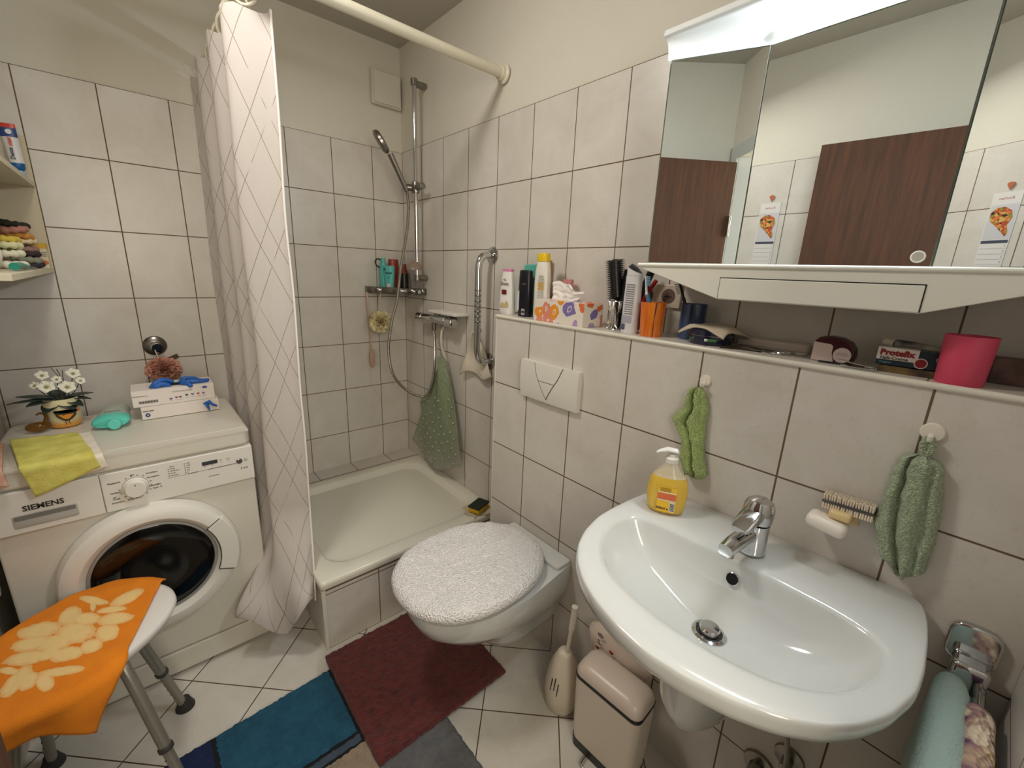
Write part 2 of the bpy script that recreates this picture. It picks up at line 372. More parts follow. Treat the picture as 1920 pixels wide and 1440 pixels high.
q = MB(); q.tube([(dc[0] + .1665 * math.cos(a), dc[1] - .0455, dc[2] + .1665 * math.sin(a)) for a in arc], .0012, 6, 0); q.tube([(dc[0] + r_ * math.cos(arc[-1] + .008), dc[1] - .047, dc[2] + r_ * math.sin(arc[-1] + .008)) for r_ in (.166, .19, .213)], .0012, 6, 0); q.tube([(dc[0] + r_ * math.cos(arc[0] - .008), dc[1] - .047, dc[2] + r_ * math.sin(arc[0] - .008)) for r_ in (.166, .19, .213)], .0012, 6, 0)
q.build('handle_joint', m_dark, d1)
# ------------------------------------------------------------------ shower tray
TX0, TY0, TY1, TZ = -.82, -.904, -.117, .30
tr = thing('shower_tray', 'white enamelled shower tray on a tiled plinth', 'shower tray', (-.41, -.5, 0))
def rr(x0, x1, y0, y1, r, z, n=8): return [(x, y, z) for x, y in rrect(x0, x1, y0, y1, r, n)]
b = MB(); b.rings([rr(TX0, -.001, TY0, TY1, .012, .268), rr(TX0 - .003, -.001, TY0 - .003, TY1, .014, .285), rr(TX0, -.001, TY0, TY1, .016, .2975), rr(TX0 + .006, -.006, TY0 + .006, TY1 - .004, .018, .30),
    rr(TX0 + .05, -.045, TY0 + .062, TY1 - .05, .09, .299), rr(TX0 + .062, -.055, TY0 + .074, TY1 - .06, .095, .293), rr(TX0 + .085, -.078, TY0 + .10, TY1 - .085, .1, .252), rr(TX0 + .12, -.11, TY0 + .14, TY1 - .12, .1, .241), rr(TX0 + .3, -.3, TY0 + .3, TY1 - .3, .05, .238)], True, True)
b.build('basin', m_tray, tr, ang=60)
dn = MB().lathe([(.045, 0), (.044, .004), (.030, .006), (.001, .006)], (-.288, -.768, .2405), 28).build('drain_cover', m_chrome_d, tr)
pl = MB().box(TX0 + .004, -.001, TY0 + .008, TY1, 0, .232); pl.box(TX0 + .004, -.001, TY0 + .008, TY0 + .03, .232, .268); pl.box(TX0 + .004, TX0 + .03, TY0 + .03, TY1, .232, .268)
o = pl.build('plinth', [m_tile_tray_front, m_tile_tray_side], tr, smooth=False)
for p in o.data.polygons:
    if abs(p.normal[0]) > .9: p.material_index = 1
MB().box(TX0 + .002, TX0 + .016, TY0 + .005, TY0 + .018, 0, .262).build('corner_strip', m_cream, tr, bevel=.002)
b = MB(); b.box(TX0 + .004, -.001, TY0 + .0065, TY0 + .01, .255, .268); b.build('rim_joint', m_grout, tr)
m_tile_strip = tile_mat('glazed_tile_strip', 'x', -.16378, W, 5, 10)
MB().box(TX0 + .002, -.001, TY1 + .0015, -.001, .0, .301).build('rear_tile_strip', [m_tile_strip], tr, smooth=False)
MB().box(TX0 + .002, -.001, TY1 - .001, TY1 + .002, .29, .3003).build('rear_joint', m_grout, tr)
# ------------------------------------------------------------------ sponge and cloth on tray rim
sp = thing('scouring_sponge', 'yellow sponge with dark green scouring pad on the tray rim by the ledge', 'sponge', (-.088, -.862, .312))
sp.rotation_euler = (0, 0, R(20))
MB().box(-.045, .045, -.03, .03, 0, .022).build('foam', mat('yellow_foam', (206, 160, 22), .9, bump=(200, .8)), sp, bevel=.005, world=False)
MB().box(-.046, .046, -.031, .031, .022, .031).build('scouring_pad', mat('scouring_green', (34, 44, 34), .95, bump=(400, 1)), sp, bevel=.003, world=False)
b = MB(); b.grid(lambda u, v: (-.145 + .13 * u + .01 * math.sin(9 * v), -.905 + .105 * v + .008 * math.sin(7 * u), .3035 + .006 * noise.noise(Vector((u * 5, v * 5, 1)))), 20, 16)
tag(b.build('cleaning_cloth', mat('pale_cleaning_cloth', (196, 184, 158), .95, bump=(120, .6)), solid=.003), 'pale folded cloth under the yellow sponge on the tray rim', 'cloth')
# ------------------------------------------------------------------ toilet
ty = -1.345
to = thing('toilet', 'white wall-hung toilet bowl beneath the flush plate', 'toilet', (-.40, ty, .12))
def toil(front, hw, z, hb, n=48):
    out = []
    back = -D - .001
    # back straight edge then sides and elliptic front
    pts = [(back, -hb), ]
    m = n - 2
    for k in range(m):
        a = -PI / 2 + PI * k / (m - 1)
        straight = max(.04, front * .42)
        x = straight + (front - straight) * max(0, math.cos(a)) ** .9
        y = hw * math.copysign(abs(math.sin(a)) ** .85, math.sin(a))
        pts.append((back - x if True else 0, y))
    pts.append((back, hb))
    return [(x, ty + y, z) for x, y in pts]
b = MB(); b.rings([toil(.20, .055, .125, .06), toil(.25, .075, .14, .075), toil(.28, .09, .18, .09), toil(.30, .10, .225, .105), toil(.37, .125, .265, .12), toil(.46, .155, .31, .135), toil(.515, .172, .36, .145), toil(.535, .18, .405, .15), toil(.535, .18, .432, .15)])
b.build('bowl', m_enamel, to, ang=50)
b = MB(); b.rings([rr(-.235, -D - .002, ty - .15, ty + .15, .012, .40), rr(-.235, -D - .002, ty - .15, ty + .15, .012, .446)]); b.build('rear_shelf', m_enamel, to, bevel=.004)
def seat(f0, f1, hw, z, n=72, cx=-.465, cy=-1.318):
    return [(cx + (f1 if math.cos(a) < 0 else f0) * math.copysign(abs(math.cos(a)) ** .86, math.cos(a)), cy + hw * math.copysign(abs(math.sin(a)) ** .9, math.sin(a)), z) for a in [2 * PI * k / n for k in range(n)]]
b = MB(); b.rings([seat(.215, .232, .178, .430), seat(.22, .236, .182, .438), seat(.22, .236, .182, .452)]); b.build('seat_lid', m_white, to, bevel=.004)
m_fluff = NT('white_fluffy_pile'); _o = m_fluff.obj()[0]
m_fluff.base(m_fluff.mix(m_fluff.noise(60, 3, _o), lin((252, 249, 246)), lin((242, 237, 233))), .95)
m_fluff.b.inputs['Sheen Weight'].default_value = .3
nn = m_fluff.math('ADD', m_fluff.voro(190, _o), m_fluff.math('MULTIPLY', m_fluff.noise(260, 3, _o), .7)); m_fluff.bump(nn, 1.0, .006); m_fluff = m_fluff.m
b = MB()
prof = [(.99, .444), (1.02, .450), (1.03, .460), (1.015, .472), (.97, .480), (.9, .4835), (.8, .4845), (.7, .485), (.6, .4855), (.5, .486), (.4, .486), (.3, .486), (.2, .486), (.1, .486), (.02, .486)]
rs = []
for s_, z in prof:
    ring = []
    for x, y, _ in seat(.252, .248, .2, 0, 160):
        px, py = -.465 + (x + .465) * s_, -1.318 + (y + 1.318) * s_
        nz = noise.noise(Vector((px * 45, py * 45, z * 40))) * .0035 + noise.noise(Vector((px * 14, py * 14, 3))) * .004 + noise.noise(Vector((px * 110, py * 110, z * 90))) * .0022
        edge = 1 + (nz * 1.6 if s_ > .95 else 0)
        zz = z + nz * (1 if s_ < .98 else .3)
        if px > -.262 and s_ < 1: zz -= .006 * math.exp(-((px + .262) / .012) ** 2)
        ring.append((-.465 + (px + .465) * edge, -1.318 + (py + 1.318) * edge, zz))
    rs.append(ring)
b.rings(rs); tag(b.build('toilet_lid_cover', m_fluff, ang=80), 'white fluffy fabric cover over the toilet lid', 'toilet lid cover')
# flush plate
fp = thing('flush_plate', 'white curved flush plate on the ledge wall above the toilet', 'flush plate', (-D, -1.343, .978))
yc, zc = -1.343, 1.0435
def fpx(u, v): return (-D - .006 - .020 * (1 - (2 * u - 1) ** 2 * .25) * math.sqrt(max(0, 1 - ((v - .6) / .75) ** 2)), yc + .132 - .264 * u, zc - .0655 + .131 * v)
b = MB(); b.grid(fpx, 20, 16)
nu, nv = 20, 16
bo = [j * (nu + 1) for j in range(nv + 1)]
o = len(b.v); edge = [i for i in range(nu + 1)] + [j * (nu + 1) + nu for j in range(1, nv + 1)] + [nv * (nu + 1) + i for i in range(nu - 1, -1, -1)] + [j * (nu + 1) for j in range(nv - 1, 0, -1)]
b.v += [Vector((-D, b.v[e][1], b.v[e][2])) for e in edge]
for k in range(len(edge)): b.f.append((edge[k], edge[(k + 1) % len(edge)], o + (k + 1) % len(edge), o + k)); b.mi.append(0)
b.build('plate', m_white, fp, ang=30)
for nm, seq, rad in (('button_joint', [(.27, 1), (.32, .7), (.40, .42), (.5, .1)], .0007), ('button_joint', [(.76, 1), (.70, .72), (.60, .42), (.5, .1)], .0012), ('button_joint', [(.355, .55), (.645, .55)], .0007)):
    pts = [Vector(fpx(u, v)) + Vector((-.0002, 0, 0)) for u, v in [(lambda a, b_, t: (a[0] + (b_[0] - a[0]) * t, a[1] + (b_[1] - a[1]) * t))(seq[i], seq[i + 1], t / 4) for i in range(len(seq) - 1) for t in range(5)]]
    MB().tube(pts, rad, 6, 0).build(nm, m_dark, fp)
# ------------------------------------------------------------------ wash basin
by = -2.046
HC = [(0, .262), (.02, .268), (.06, .277), (.12, .283), (.2, .2865), (.26, .284), (.33, .2665), (.38, .243), (.42, .212), (.455, .170), (.48, .12), (.498, .06), (.506, 0)]
IC = [(.155, 0), (.158, .10), (.165, .18), (.18, .228), (.20, .242), (.25, .243), (.30, .232), (.34, .212), (.375, .178), (.40, .135), (.415, .07), (.42, 0)]
def closed_poly(half):
    if half[0][1] != 0: half = [(0, 0)] + half
    L = half; return [(o_, d) for o_, d in L] + [(o_, -d) for o_, d in reversed(L[1:-1])]
def raycast(poly, c, n):
    res = []
    for k in range(n):
        a = 2 * PI * k / n + .0001; dx, dy = math.cos(a), math.sin(a); best = None
        for i in range(len(poly)):
            (x1, y1), (x2, y2) = poly[i], poly[(i + 1) % len(poly)]
            ex, ey = x2 - x1, y2 - y1; den = dx * ey - dy * ex
            if abs(den) < 1e-12: continue
            t = ((x1 - c[0]) * ey - (y1 - c[1]) * ex) / den; s_ = ((x1 - c[0]) * dy - (y1 - c[1]) * dx) / den
            if t > 0 and -1e-9 <= s_ <= 1 + 1e-9 and (best is None or t < best): best = t
        res.append((c[0] + dx * best, c[1] + dy * best))
    return res
def smoothr(P, it=2):
    for _ in range(it): P = [((P[i - 1][0] + 2 * P[i][0] + P[(i + 1) % len(P)][0]) / 4, (P[i - 1][1] + 2 * P[i][1] + P[(i + 1) % len(P)][1]) / 4) for i in range(len(P))]
    return P
N = 128; cc = (.26, 0); dcn = (.252, 0)
OUT = smoothr(raycast([p for p in closed_poly(HC)], cc, N), 1)
INN = smoothr(raycast(closed_poly(IC), dcn, N), 3)
def ring_of(P, z, c=(.26, 0), s=1.0, zf=None):
    return [(-D - .001 - max(0, c[0] + (x - c[0]) * s), by - (c[1] + (y - c[1]) * s), z if zf is None else zf(x, y)) for x, y in P]
def lerp_ring(P, Q, t, z): return [(-D - .001 - (a[0] + (b_[0] - a[0]) * t), by - (a[1] + (b_[1] - a[1]) * t), z) for a, b_ in zip(P, Q)]
bs = thing('wash_basin', 'white ceramic wash basin fixed to the tiled ledge wall', 'wash basin', (-.42, by, .4))
b = MB()
UND = [(x * .72, y * .6) for x, y in OUT]
rs = [ring_of(UND, .665, (.2, 0), .5), ring_of(UND, .685, (.2, 0), .85), ring_of(UND, .712), lerp_ring(UND, OUT, .45, .758), lerp_ring(UND, OUT, .82, .797), ring_of(OUT, .815, s=.985), ring_of(OUT, .827, s=.998), ring_of(OUT, .84), ring_of(OUT, .847, s=.994), ring_of(OUT, .8495, s=.982)]
for t in (.3, .6, .85): rs.append(lerp_ring(OUT, INN, t * .9 + .03, .8497 - .004 * t))
rs.append(lerp_ring(OUT, INN, .97, .8435)); rs.append(ring_of(INN, .838, dcn, .99))
for s_, z in ((.96, .826), (.92, .81), (.87, .794), (.80, .778), (.70, .762), (.58, .75), (.44, .739), (.3, .731), (.18, .726), (.1, .724)):
    rs.append([(-D - .001 - (dcn[0] + (x - dcn[0]) * s_), by - y * s_, z) for x, y in INN])
b.rings(rs, True, True); b.build('bowl', m_enamel, bs, ang=70)
b = MB(); b.lathe([(.032, 0), (.032, .002), (.027, .004), (.021, .002), (.021, .001)], (-D - .252, by, .7255), 32); b.build('drain_ring', m_chrome, bs)
MB().lathe([(.0275, .0015), (.0205, .0025)], (-D - .252, by, .7268), 32, cap=False).build('drain_gap', m_black, bs)
b = MB(); b.lathe([(.0195, 0), (.0195, .012), (.017, .0145), (.001, .015)], (-D - .252, by, .7265), 32); b.build('drain_plug', m_chrome, bs)
ov = Vector((-D - .1695, by + .002, .808)); b = MB(); b.lathe([(.0128, 0), (.0128, .001), (.0115, .0016), (.0112, .0005)], ov + Vector((-.001, 0, 0)), 24, (-.9, 0, .42)); b.build('overflow_ring', m_chrome, bs)
b = MB(); b.lathe([(.0113, .0006), (.001, .0012)], ov + Vector((-.001, 0, 0)), 20, (-.9, 0, .42)); b.build('overflow_hole', m_dark, bs)
# half pedestal
b = MB()
def ped(w, d, z, n=28): return [(-D - .001 - d * math.sin(PI * k / (n - 1)) ** .7, by + .04 - w * math.cos(PI * k / (n - 1)), z) for k in range(n)]
b.rings([ped(.03, .15, .400), ped(.055, .205, .408), ped(.078, .238, .435), ped(.092, .252, .48), ped(.10, .258, .56), ped(.104, .255, .66)]); tag(b.build('siphon_cover', m_enamel, ang=50), 'white ceramic half pedestal hiding the siphon under the basin', 'siphon cover')
# faucet
fx, fy = -.262, -2.046
fa = thing('basin_faucet', 'chrome single-lever mixer tap at the back of the wash basin', 'faucet', (fx, fy, .85))
MB().lathe([(.0, 0), (.029, 0), (.029, .004), (.0275, .008), (.027, .05), (.027, .066)], (fx, fy, .8497), 36).build('body', m_chrome, fa)
b = MB(); b.lathe([(.027, 0), (.0282, .004), (.030, .018), (.0292, .034), (.024, .046), (.012, .053), (.001, .0545)], (fx, fy, .917), 36, (.12, 0, 1)); b.build('lever_cap', m_chrome, fa)
dd = Vector((-.96, .12, 0))
b = MB(); c0 = Vector((fx, fy, .940)); side = Vector((dd[1], -dd[0], 0))
def sec(c, w, h, up=Vector((0, 0, 1)), n=16): return [c + side * w * math.copysign(abs(math.cos(2 * PI * k / n)) ** .6, math.cos(2 * PI * k / n)) + up * h * math.copysign(abs(math.sin(2 * PI * k / n)) ** .6, math.sin(2 * PI * k / n)) for k in range(n)]
b.rings([sec(c0 + dd * .008, .022, .016), sec(c0 + dd * .034 + Vector((0, 0, -.006)), .0215, .012), sec(c0 + dd * .062 + Vector((0, 0, -.017)), .0195, .007), sec(c0 + dd * .072 + Vector((0, 0, -.022)), .015, .005)]); b.build('lever', m_chrome, fa)
b = MB(); c1 = Vector((fx, fy, .89))
b.rings([sec(c1 + dd * .005, .016, .016), sec(c1 + dd * .045 + Vector((0, 0, .004)), .017, .0135), sec(c1 + dd * .085 + Vector((0, 0, .0)), .0165, .0125), sec(c1 + dd * .112 + Vector((0, 0, -.005)), .0145, .012)]); b.build('spout', m_chrome, fa)
b = MB(); b.lathe([(.012, 0), (.012, .008), (.009, .009), (.009, .004)], c1 + dd * .098 + Vector((0, 0, -.013)), 24, (-.2, 0, -1)); b.build('aerator', m_chrome_d, fa)
# valves below
av = thing('angle_valve', 'chrome angle valve low on the ledge wall under the basin', 'valve', (-D, -2.187, .317))
b = MB(); b.lathe([(.032, 0), (.03, .006), (.012, .008), (.012, .04)], (-D, -2.187, .317), 28, (-1, 0, 0)); b.build('rosette', m_chrome_d, av)
b = MB(); b.tube([(-D - .035, -2.187, .317), (-D - .04, -2.187, .35), (-D - .045, -2.17, .45), (-D - .05, -2.12, .62)], .006, 8); b.build('supply_hose', m_chrome_d, av)
av = thing('waste_rosette', 'dark chrome siphon rosette beside the valve under the basin', 'pipe', (-D, -2.135, .235))
b = MB(); b.lathe([(.036, 0), (.034, .008), (.018, .012), (.018, .05)], (-D, -2.135, .235), 28, (-1, 0, 0)); b.build('rosette', m_chrome_d, av)
# ------------------------------------------------------------------ shower curtain and rod
m_rod = mat('rod_white', (222, 216, 196), .35)
rod = thing('curtain_rod', 'white L-shaped shower curtain rod fixed high between the two walls', 'curtain rod', (-.42, -.846, 2.11))
MB().tube([(-.004, -.846, 2.13), (-.4, -.846, 2.13), (-.76, -.846, 2.13), (-.815, -.835, 2.13), (-.838, -.80, 2.13), (-.84, -.74, 2.13), (-.84, -.4, 2.13), (-.84, -.004, 2.13)], .0175, 20, 8).build('tube', m_rod, rod, ang=60)
MB().lathe([(.034, 0), (.034, .006), (.026, .010), (.024, .022)], (0, -.846, 2.13), 28, (-1, 0, 0)).build('wall_flange', m_rod, rod)
MB().lathe([(.034, 0), (.034, .006), (.026, .010), (.024, .022)], (-.84, 0, 2.13), 28, (0, -1, 0)).build('wall_flange', m_rod, rod)
m_cur = NT('curtain_fabric'); _u = m_cur.uv()
def _dl(t, u, v, w, h, off):
    a = t.math('ADD', t.math('DIVIDE', u, w), t.math('DIVIDE', v, h)); bq = t.math('SUBTRACT', t.math('DIVIDE', u, w), t.math('DIVIDE', v, h)); r = []
    for q in (a, bq):
        q = t.math('ADD', q, off); f = t.math('ABSOLUTE', t.math('SUBTRACT', q, t.math('ROUND', q))); r.append(t.math('LESS_THAN', f, .0072))
    return t.math('MAXIMUM', r[0], r[1])
l1 = _dl(m_cur, _u[1], _u[2], .185, .37, 0.0); l2 = _dl(m_cur, _u[1], _u[2], .185, .37, .33)
_on = m_cur.ramp(m_cur.noise(7, 2, _u[0]), .40, .46)
ln = m_cur.math('MAXIMUM', l1, m_cur.math('MULTIPLY', l2, _on))
m_cur.base(m_cur.mix(m_cur.math('MULTIPLY', ln, .7), lin((200, 191, 184)), lin((112, 98, 72))), .7)
m_cur.b.inputs['Transmission Weight'].default_value = 0.0
_tr = m_cur.n('ShaderNodeBsdfTranslucent'); _tr.inputs[0].default_value = lin((230, 222, 212)) + (1,)
_mx = m_cur.n('ShaderNodeMixShader'); _mx.inputs[0].default_value = .08
m_cur.t.links.new(m_cur.b.outputs[0], _mx.inputs[1]); m_cur.t.links.new(_tr.outputs[0], _mx.inputs[2])
m_cur.t.links.new(_mx.outputs[0], m_cur.t.nodes['Material Output'].inputs['Surface'])
m_cur.bump(m_cur.math('ADD', m_cur.noise(420, 2, _u[0]), m_cur.math('MULTIPLY', m_cur.noise(9, 3, _u[0]), 3)), .25, .002); m_cur = m_cur.m
TOPP = [(-.782, -.762), (-.800, -.752), (-.850, -.738), (-.893, -.715), (-.890, -.685), (-.850, -.64), (-.803, -.60), (-.798, -.57), (-.840, -.54), (-.890, -.515), (-.900, -.48), (-.868, -.43), (-.815, -.39), (-.800, -.35), (-.840, -.315), (-.895, -.285), (-.905, -.25), (-.870, -.20), (-.825, -.16), (-.83, -.12), (-.87, -.075), (-.90, -.035)]
BOTP = [(-.832, -.845), (-.860, -.885), (-.900, -.890), (-.930, -.850), (-.965, -.825), (-1.00, -.815), (-1.045, -.785), (-1.07, -.752), (-1.035, -.735), (-.99, -.745), (-.945, -.735), (-.905, -.72), (-.865, -.66), (-.885, -.58), (-.91, -.50), (-.87, -.44), (-.85, -.37), (-.88, -.31), (-.91, -.25), (-.87, -.18), (-.85, -.11), (-.90, -.05)]
MIDP = [(x - .014 - (.004 if i % 2 else 0), y) for i, (x, y) in enumerate(TOPP)]
def resample(P, n):
    C = catmull([(x, y, 0) for x, y in P], 10); return [C[round(i * (len(C) - 1) / n)] for i in range(n + 1)]
NC = 210; T_ = resample(TOPP, NC); M_ = resample(MIDP, NC); B_ = resample(BOTP, NC)
arcs = [0]
for i in range(NC): arcs.append(arcs[-1] + (T_[i + 1] - T_[i]).length * 1.25)
ZB, ZTOP = .155, 2.085
def cur_pt(u, v):
    i = round(u * NC); z = ZTOP + (ZB - ZTOP) * v
    zm = .55
    if z > zm:
        t = (ZTOP - z) / (ZTOP - zm); p = T_[i].lerp(M_[i], t)
    else:
        t = (zm - z) / (zm - ZB); t = t * t * (3 - 2 * t); p = M_[i].lerp(B_[i], t)
    nz = noise.noise(Vector((arcs[i] * 5, z * 2.2, 3))) * .010 * min(1, v * 3)
    bot = 0
    if v > .93: bot = (v - .93) / .07
    zz = z + bot * (.045 * math.sin(i / NC * 22 + 1.2)) + (.055 if i < 30 else 0) * bot * math.sin(PI * i / 30)
    scal = max(0, .012 * abs(math.sin(u * 9 * PI))) * max(0, 1 - v * 25)
    return (p[0] + nz, p[1] - nz * .6, zz - scal)
b = MB(); b.grid(cur_pt, NC, 120, lambda u, v: (arcs[round(u * NC)], 1.93 * (1 - v)))
cu = b.build('shower_curtain', m_cur, ang=180); tag(cu, 'white shower curtain with thin diamond lines gathered beside the washing machine', 'shower curtain')
b = MB(); b.grid(lambda u, v: tuple(Vector(cur_pt(0, u)) + Vector((.0035 * math.cos(v * 2 * PI), .0035 * math.sin(v * 2 * PI), 0))), 120, 6)
h = b.build('front_hem', mat('hem_white', (238, 232, 224), .8, bump=(300, .8)), cu, ang=180)
m_ring = mat('ring_plastic', (214, 206, 184), .35)
for k in range(9):
    y = -.74 + k * .086; x = -.84
    b = MB(); b.tube([(x + .028 * math.cos(a), y + .010 * math.sin(a * 2), 2.118 + .035 * math.sin(a)) for a in [2 * PI * q / 14 for q in range(15)]], .0045, 8, 3)
    o = b.build('curtain_ring', m_ring)
    tag(o, 'cream plastic ring holding the shower curtain on the rod', 'curtain ring', 'cream rings along the curtain rod')
# ------------------------------------------------------------------ vent
v_ = thing('ventilation_cover', 'white square ventilation cover high on the wall in the shower corner', 'vent', (-.08, 0, 2.187))
MB().box(-.158, -.004, -.022, 0, 2.187, 2.337).build('frame', m_cream, v_, bevel=.003)
MB().box(-.150, -.012, -.030, -.024, 2.193, 2.331).build('front_plate', m_cream, v_, bevel=.002)
# ------------------------------------------------------------------ shower rail, head and hose
rl = thing('shower_rail', 'vertical chrome shower rail near the corner of the shower', 'shower rail', (-.03, -.262, 1.33))
MB().cyl((-.062, -.262, 1.345), (-.062, -.262, 2.245), .0105).build('rail', m_chrome, rl)
for z in (1.355, 2.238):
    b = MB(); b.rings([[(x, -.25 + .021 * math.cos(a), z + .014 * math.sin(a)) for a in [2 * PI * k / 20 for k in range(20)]] for x in (0, -.058)]); b.rings([[(-.062 + .016 * math.cos(a), -.262 + .016 * math.sin(a), zz) for a in [2 * PI * k / 20 for k in range(20)]] for zz in (z - .014, z + .014)])
    b.build('wall_bracket', m_chrome_d, rl, bevel=.002)
b = MB(); b.lathe([(.018, -.026), (.020, -.01), (.020, .012), (.018, .026)], (-.062, -.262, 1.785), 24); b.cyl((-.062, -.275, 1.785), (-.062, -.335, 1.785), .015); b.cyl((-.062, -.25, 1.785), (-.098, -.235, 1.785), .016)
b.build('slider', m_chrome_d, rl, bevel=.002)
b = MB(); b.rings([[(-.075 + .045 * math.cos(a), -.262 + .032 * math.sin(a), z) for a in [2 * PI * k / 28 for k in range(28)]] for z in (1.395, 1.405)]); b.rings([[(-.075 + r * 1.3 * math.cos(a), -.262 + r * math.sin(a), z) for a in [2 * PI * k / 24 for k in range(24)]] for r, z in ((.033, 1.406), (.024, 1.425), (.004, 1.44))])
b.build('soap_dish', mat('smoke_plastic', (150, 128, 112), .3), rl)
hs = thing('hand_shower', 'chrome hand shower held in the rail slider', 'hand shower', (-.10, -.25, 1.76))
hp_, hh = Vector((-.100, -.243, 1.765)), Vector((-.186, -.250, 1.915)); hc = Vector((-.226, -.250, 1.958)); fd = Vector((-.74, .38, -.55)).normalized()
MB().tube([hp_, hp_.lerp(hh, .5), hh], lambda t: .0115 + .0035 * t, 14, 4).build('handle', m_chrome_d, hs)
b = MB(); b.lathe([(.018, -.014), (.046, -.010), (.053, -.002), (.053, .009), (.050, .013), (.001, .014)], hc, 36, fd); b.build('spray_head', m_chrome_d, hs)
b = MB(); b.lathe([(.044, .0135), (.042, .0158), (.001, .016)], hc, 32, fd); b.build('spray_face', mat('spray_face_grey', (120, 116, 110), .4), hs)
hz = [(-.100, -.243, 1.765), (-.097, -.252, 1.70), (-.098, -.25, 1.66), (-.111, -.25, 1.563), (-.145, -.25, 1.407), (-.17, -.25, 1.249), (-.202, -.25, 1.142), (-.226, -.25, 1.006), (-.217, -.25, .893), (-.183, -.252, .815), (-.125, -.27, .752), (-.075, -.31, .728), (-.062, -.36, .755), (-.062, -.41, .84), (-.062, -.432, .95), (-.062, -.432, 1.04), (-.062, -.425, 1.11)]
m_hose = NT('metal_hose'); _o = m_hose.uv(); m_hose.base(lin((176, 170, 160)), .25, 1.0)
wv = m_hose.math('SINE', m_hose.math('MULTIPLY', _o[1], 1400.0)); m_hose.bump(wv, .6, .001); m_hose = m_hose.m
C_ = catmull(hz, 10); b = MB(); L_ = [0]
for i in range(len(C_) - 1): L_.append(L_[-1] + (C_[i + 1] - C_[i]).length)
b.tube(C_, .0072, 10, 0)
for i in range(len(C_)):
    for k in range(10): b.uvs[i * 10 + k] = (L_[i], k / 10)
tag(b.build('shower_hose', m_hose), 'ribbed chrome shower hose looping down to the thermostat mixer', 'hose')
# ------------------------------------------------------------------ thermostat mixer
mx = thing('thermostat_mixer', 'chrome thermostatic shower mixer bar on the right shower wall', 'mixer tap', (-.05, -.45, 1.13))
MB().cyl((-.062, -.325, 1.158), (-.062, -.545, 1.162), .0215).build('body', m_chrome, mx, bevel=.002)
for y0, y1 in ((-.268, -.32), (-.55, -.605)):
    MB().cyl((-.062, y0, 1.157), (-.062, y1, 1.157), .0235, .0225).build('control_knob', m_chrome, mx, bevel=.004)
for y in (-.36, -.51): MB().lathe([(.031, 0), (.030, .008), (.017, .018), (.017, .05)], (0, y, 1.158), 24, (-1, 0, 0)).build('wall_connection', m_chrome_d, mx)
MB().cyl((-.062, -.425, 1.105), (-.062, -.425, 1.14), .0125).build('hose_outlet', m_chrome_d, mx)
tag(MB().box(-.080, 0, -.64, -.40, 1.192, 1.206).build('mixer_tray', m_white, bevel=.003), 'slim white plastic tray right above the shower mixer', 'tray')
# ------------------------------------------------------------------ corner caddy
cd = thing('corner_caddy', 'dull chrome corner caddy holding bottles in the shower corner', 'shower caddy', (-.09, -.1, 1.262))
b = MB(); b.prism([(-.004, -.004), (-.232, -.004), (-.232, -.03), (-.09, -.235), (-.004, -.25)], 1.268, 1.272); b.build('glass_shelf', mat('caddy_floor', (120, 116, 108), .3, .7), cd)
b = MB(); rim = [(-.232, -.003), (-.232, -.035), (-.185, -.105), (-.10, -.225), (-.03, -.25), (-.003, -.25)]
for (x0, y0), (x1, y1) in zip(rim[:-1], rim[1:]): b.add([(x0, y0, 1.266), (x1, y1, 1.266), (x1, y1, 1.300), (x0, y0, 1.300)], [(0, 1, 2, 3)])
b.build('rim_band', m_chrome_d, cd, solid=.003)
b = MB(); b.tube([(-.05, -.249, 1.283), (-.05, -.262, 1.283)], .010, 14, 0); b.build('end_cap', m_chrome, cd)
# bottles in the caddy
def bottle(name, label, cat, loc, prof, m, capprof=None, mcap=None, sy=1.0, sx=1.0, rz=0, n=28, cap_name='cap'):
    t = thing(name, label, cat, loc, rz)
    b = MB(Matrix.Diagonal((sx, sy, 1, 1))); b.lathe(prof, (0, 0, 0), n); b.build('body', m, t, world=False, ang=50)
    if capprof: b = MB(Matrix.Diagonal((sx, sy, 1, 1))); b.lathe(capprof, (0, 0, 0), n); b.build(cap_name, mcap, t, world=False, ang=40)
    return t
m_teal = mat('teal_tube', (92, 196, 190), .35)
t = bottle('shower_gel_tube', 'turquoise shower gel tube standing in the corner caddy', 'tube', (-.135, -.095, 1.2725), [(.0, 0), (.021, 0), (.0225, .03), (.027, .08), (.029, .12), (.0295, .137), (.001, .138)], m_teal, sy=.62, rz=R(-40))
Ft = lambda z: frame(Vector((-.135, -.095, 1.2725 + z)) + Vector((-.62, -.78, 0)) * .020, (.78, -.62, 0), (0, 0, 1))
text('lettering', 'fenjal', .016, mat('dark_teal_print', (16, 62, 70), .5), t, Ft(.1), bold=.0004)
text('lettering', 'Vital', .010, mat('dark_teal_print2', (30, 80, 88), .5), t, Ft(.078))
flatpoly(disc(0, 0, .0105, 18, 1.1, 1), Ft(.036), 'logo', mat('pale_print', (222, 214, 200), .5), t)
flatpoly(disc(-.0195, .118, .0052, 14), Ft(.0), 'round_seal', mat('seal_dark', (60, 40, 36), .5), t, .0012)
t = bottle('teal_bottle', 'slim turquoise bottle with black hook behind the turquoise tube', 'bottle', (-.140, -.035, 1.2725), [(0, 0), (.02, 0), (.021, .12), (.015, .15), (.001, .151)], m_teal, [(0, .15), (.012, .15), (.012, .176), (.001, .177)], m_teal)
b = MB(); b.tube([(-.165, -.045, 1.40), (-.185, -.05, 1.41), (-.19, -.05, 1.43), (-.178, -.048, 1.443), (-.16, -.045, 1.44)], .0035, 8); b.build('hanger', m_black, t)
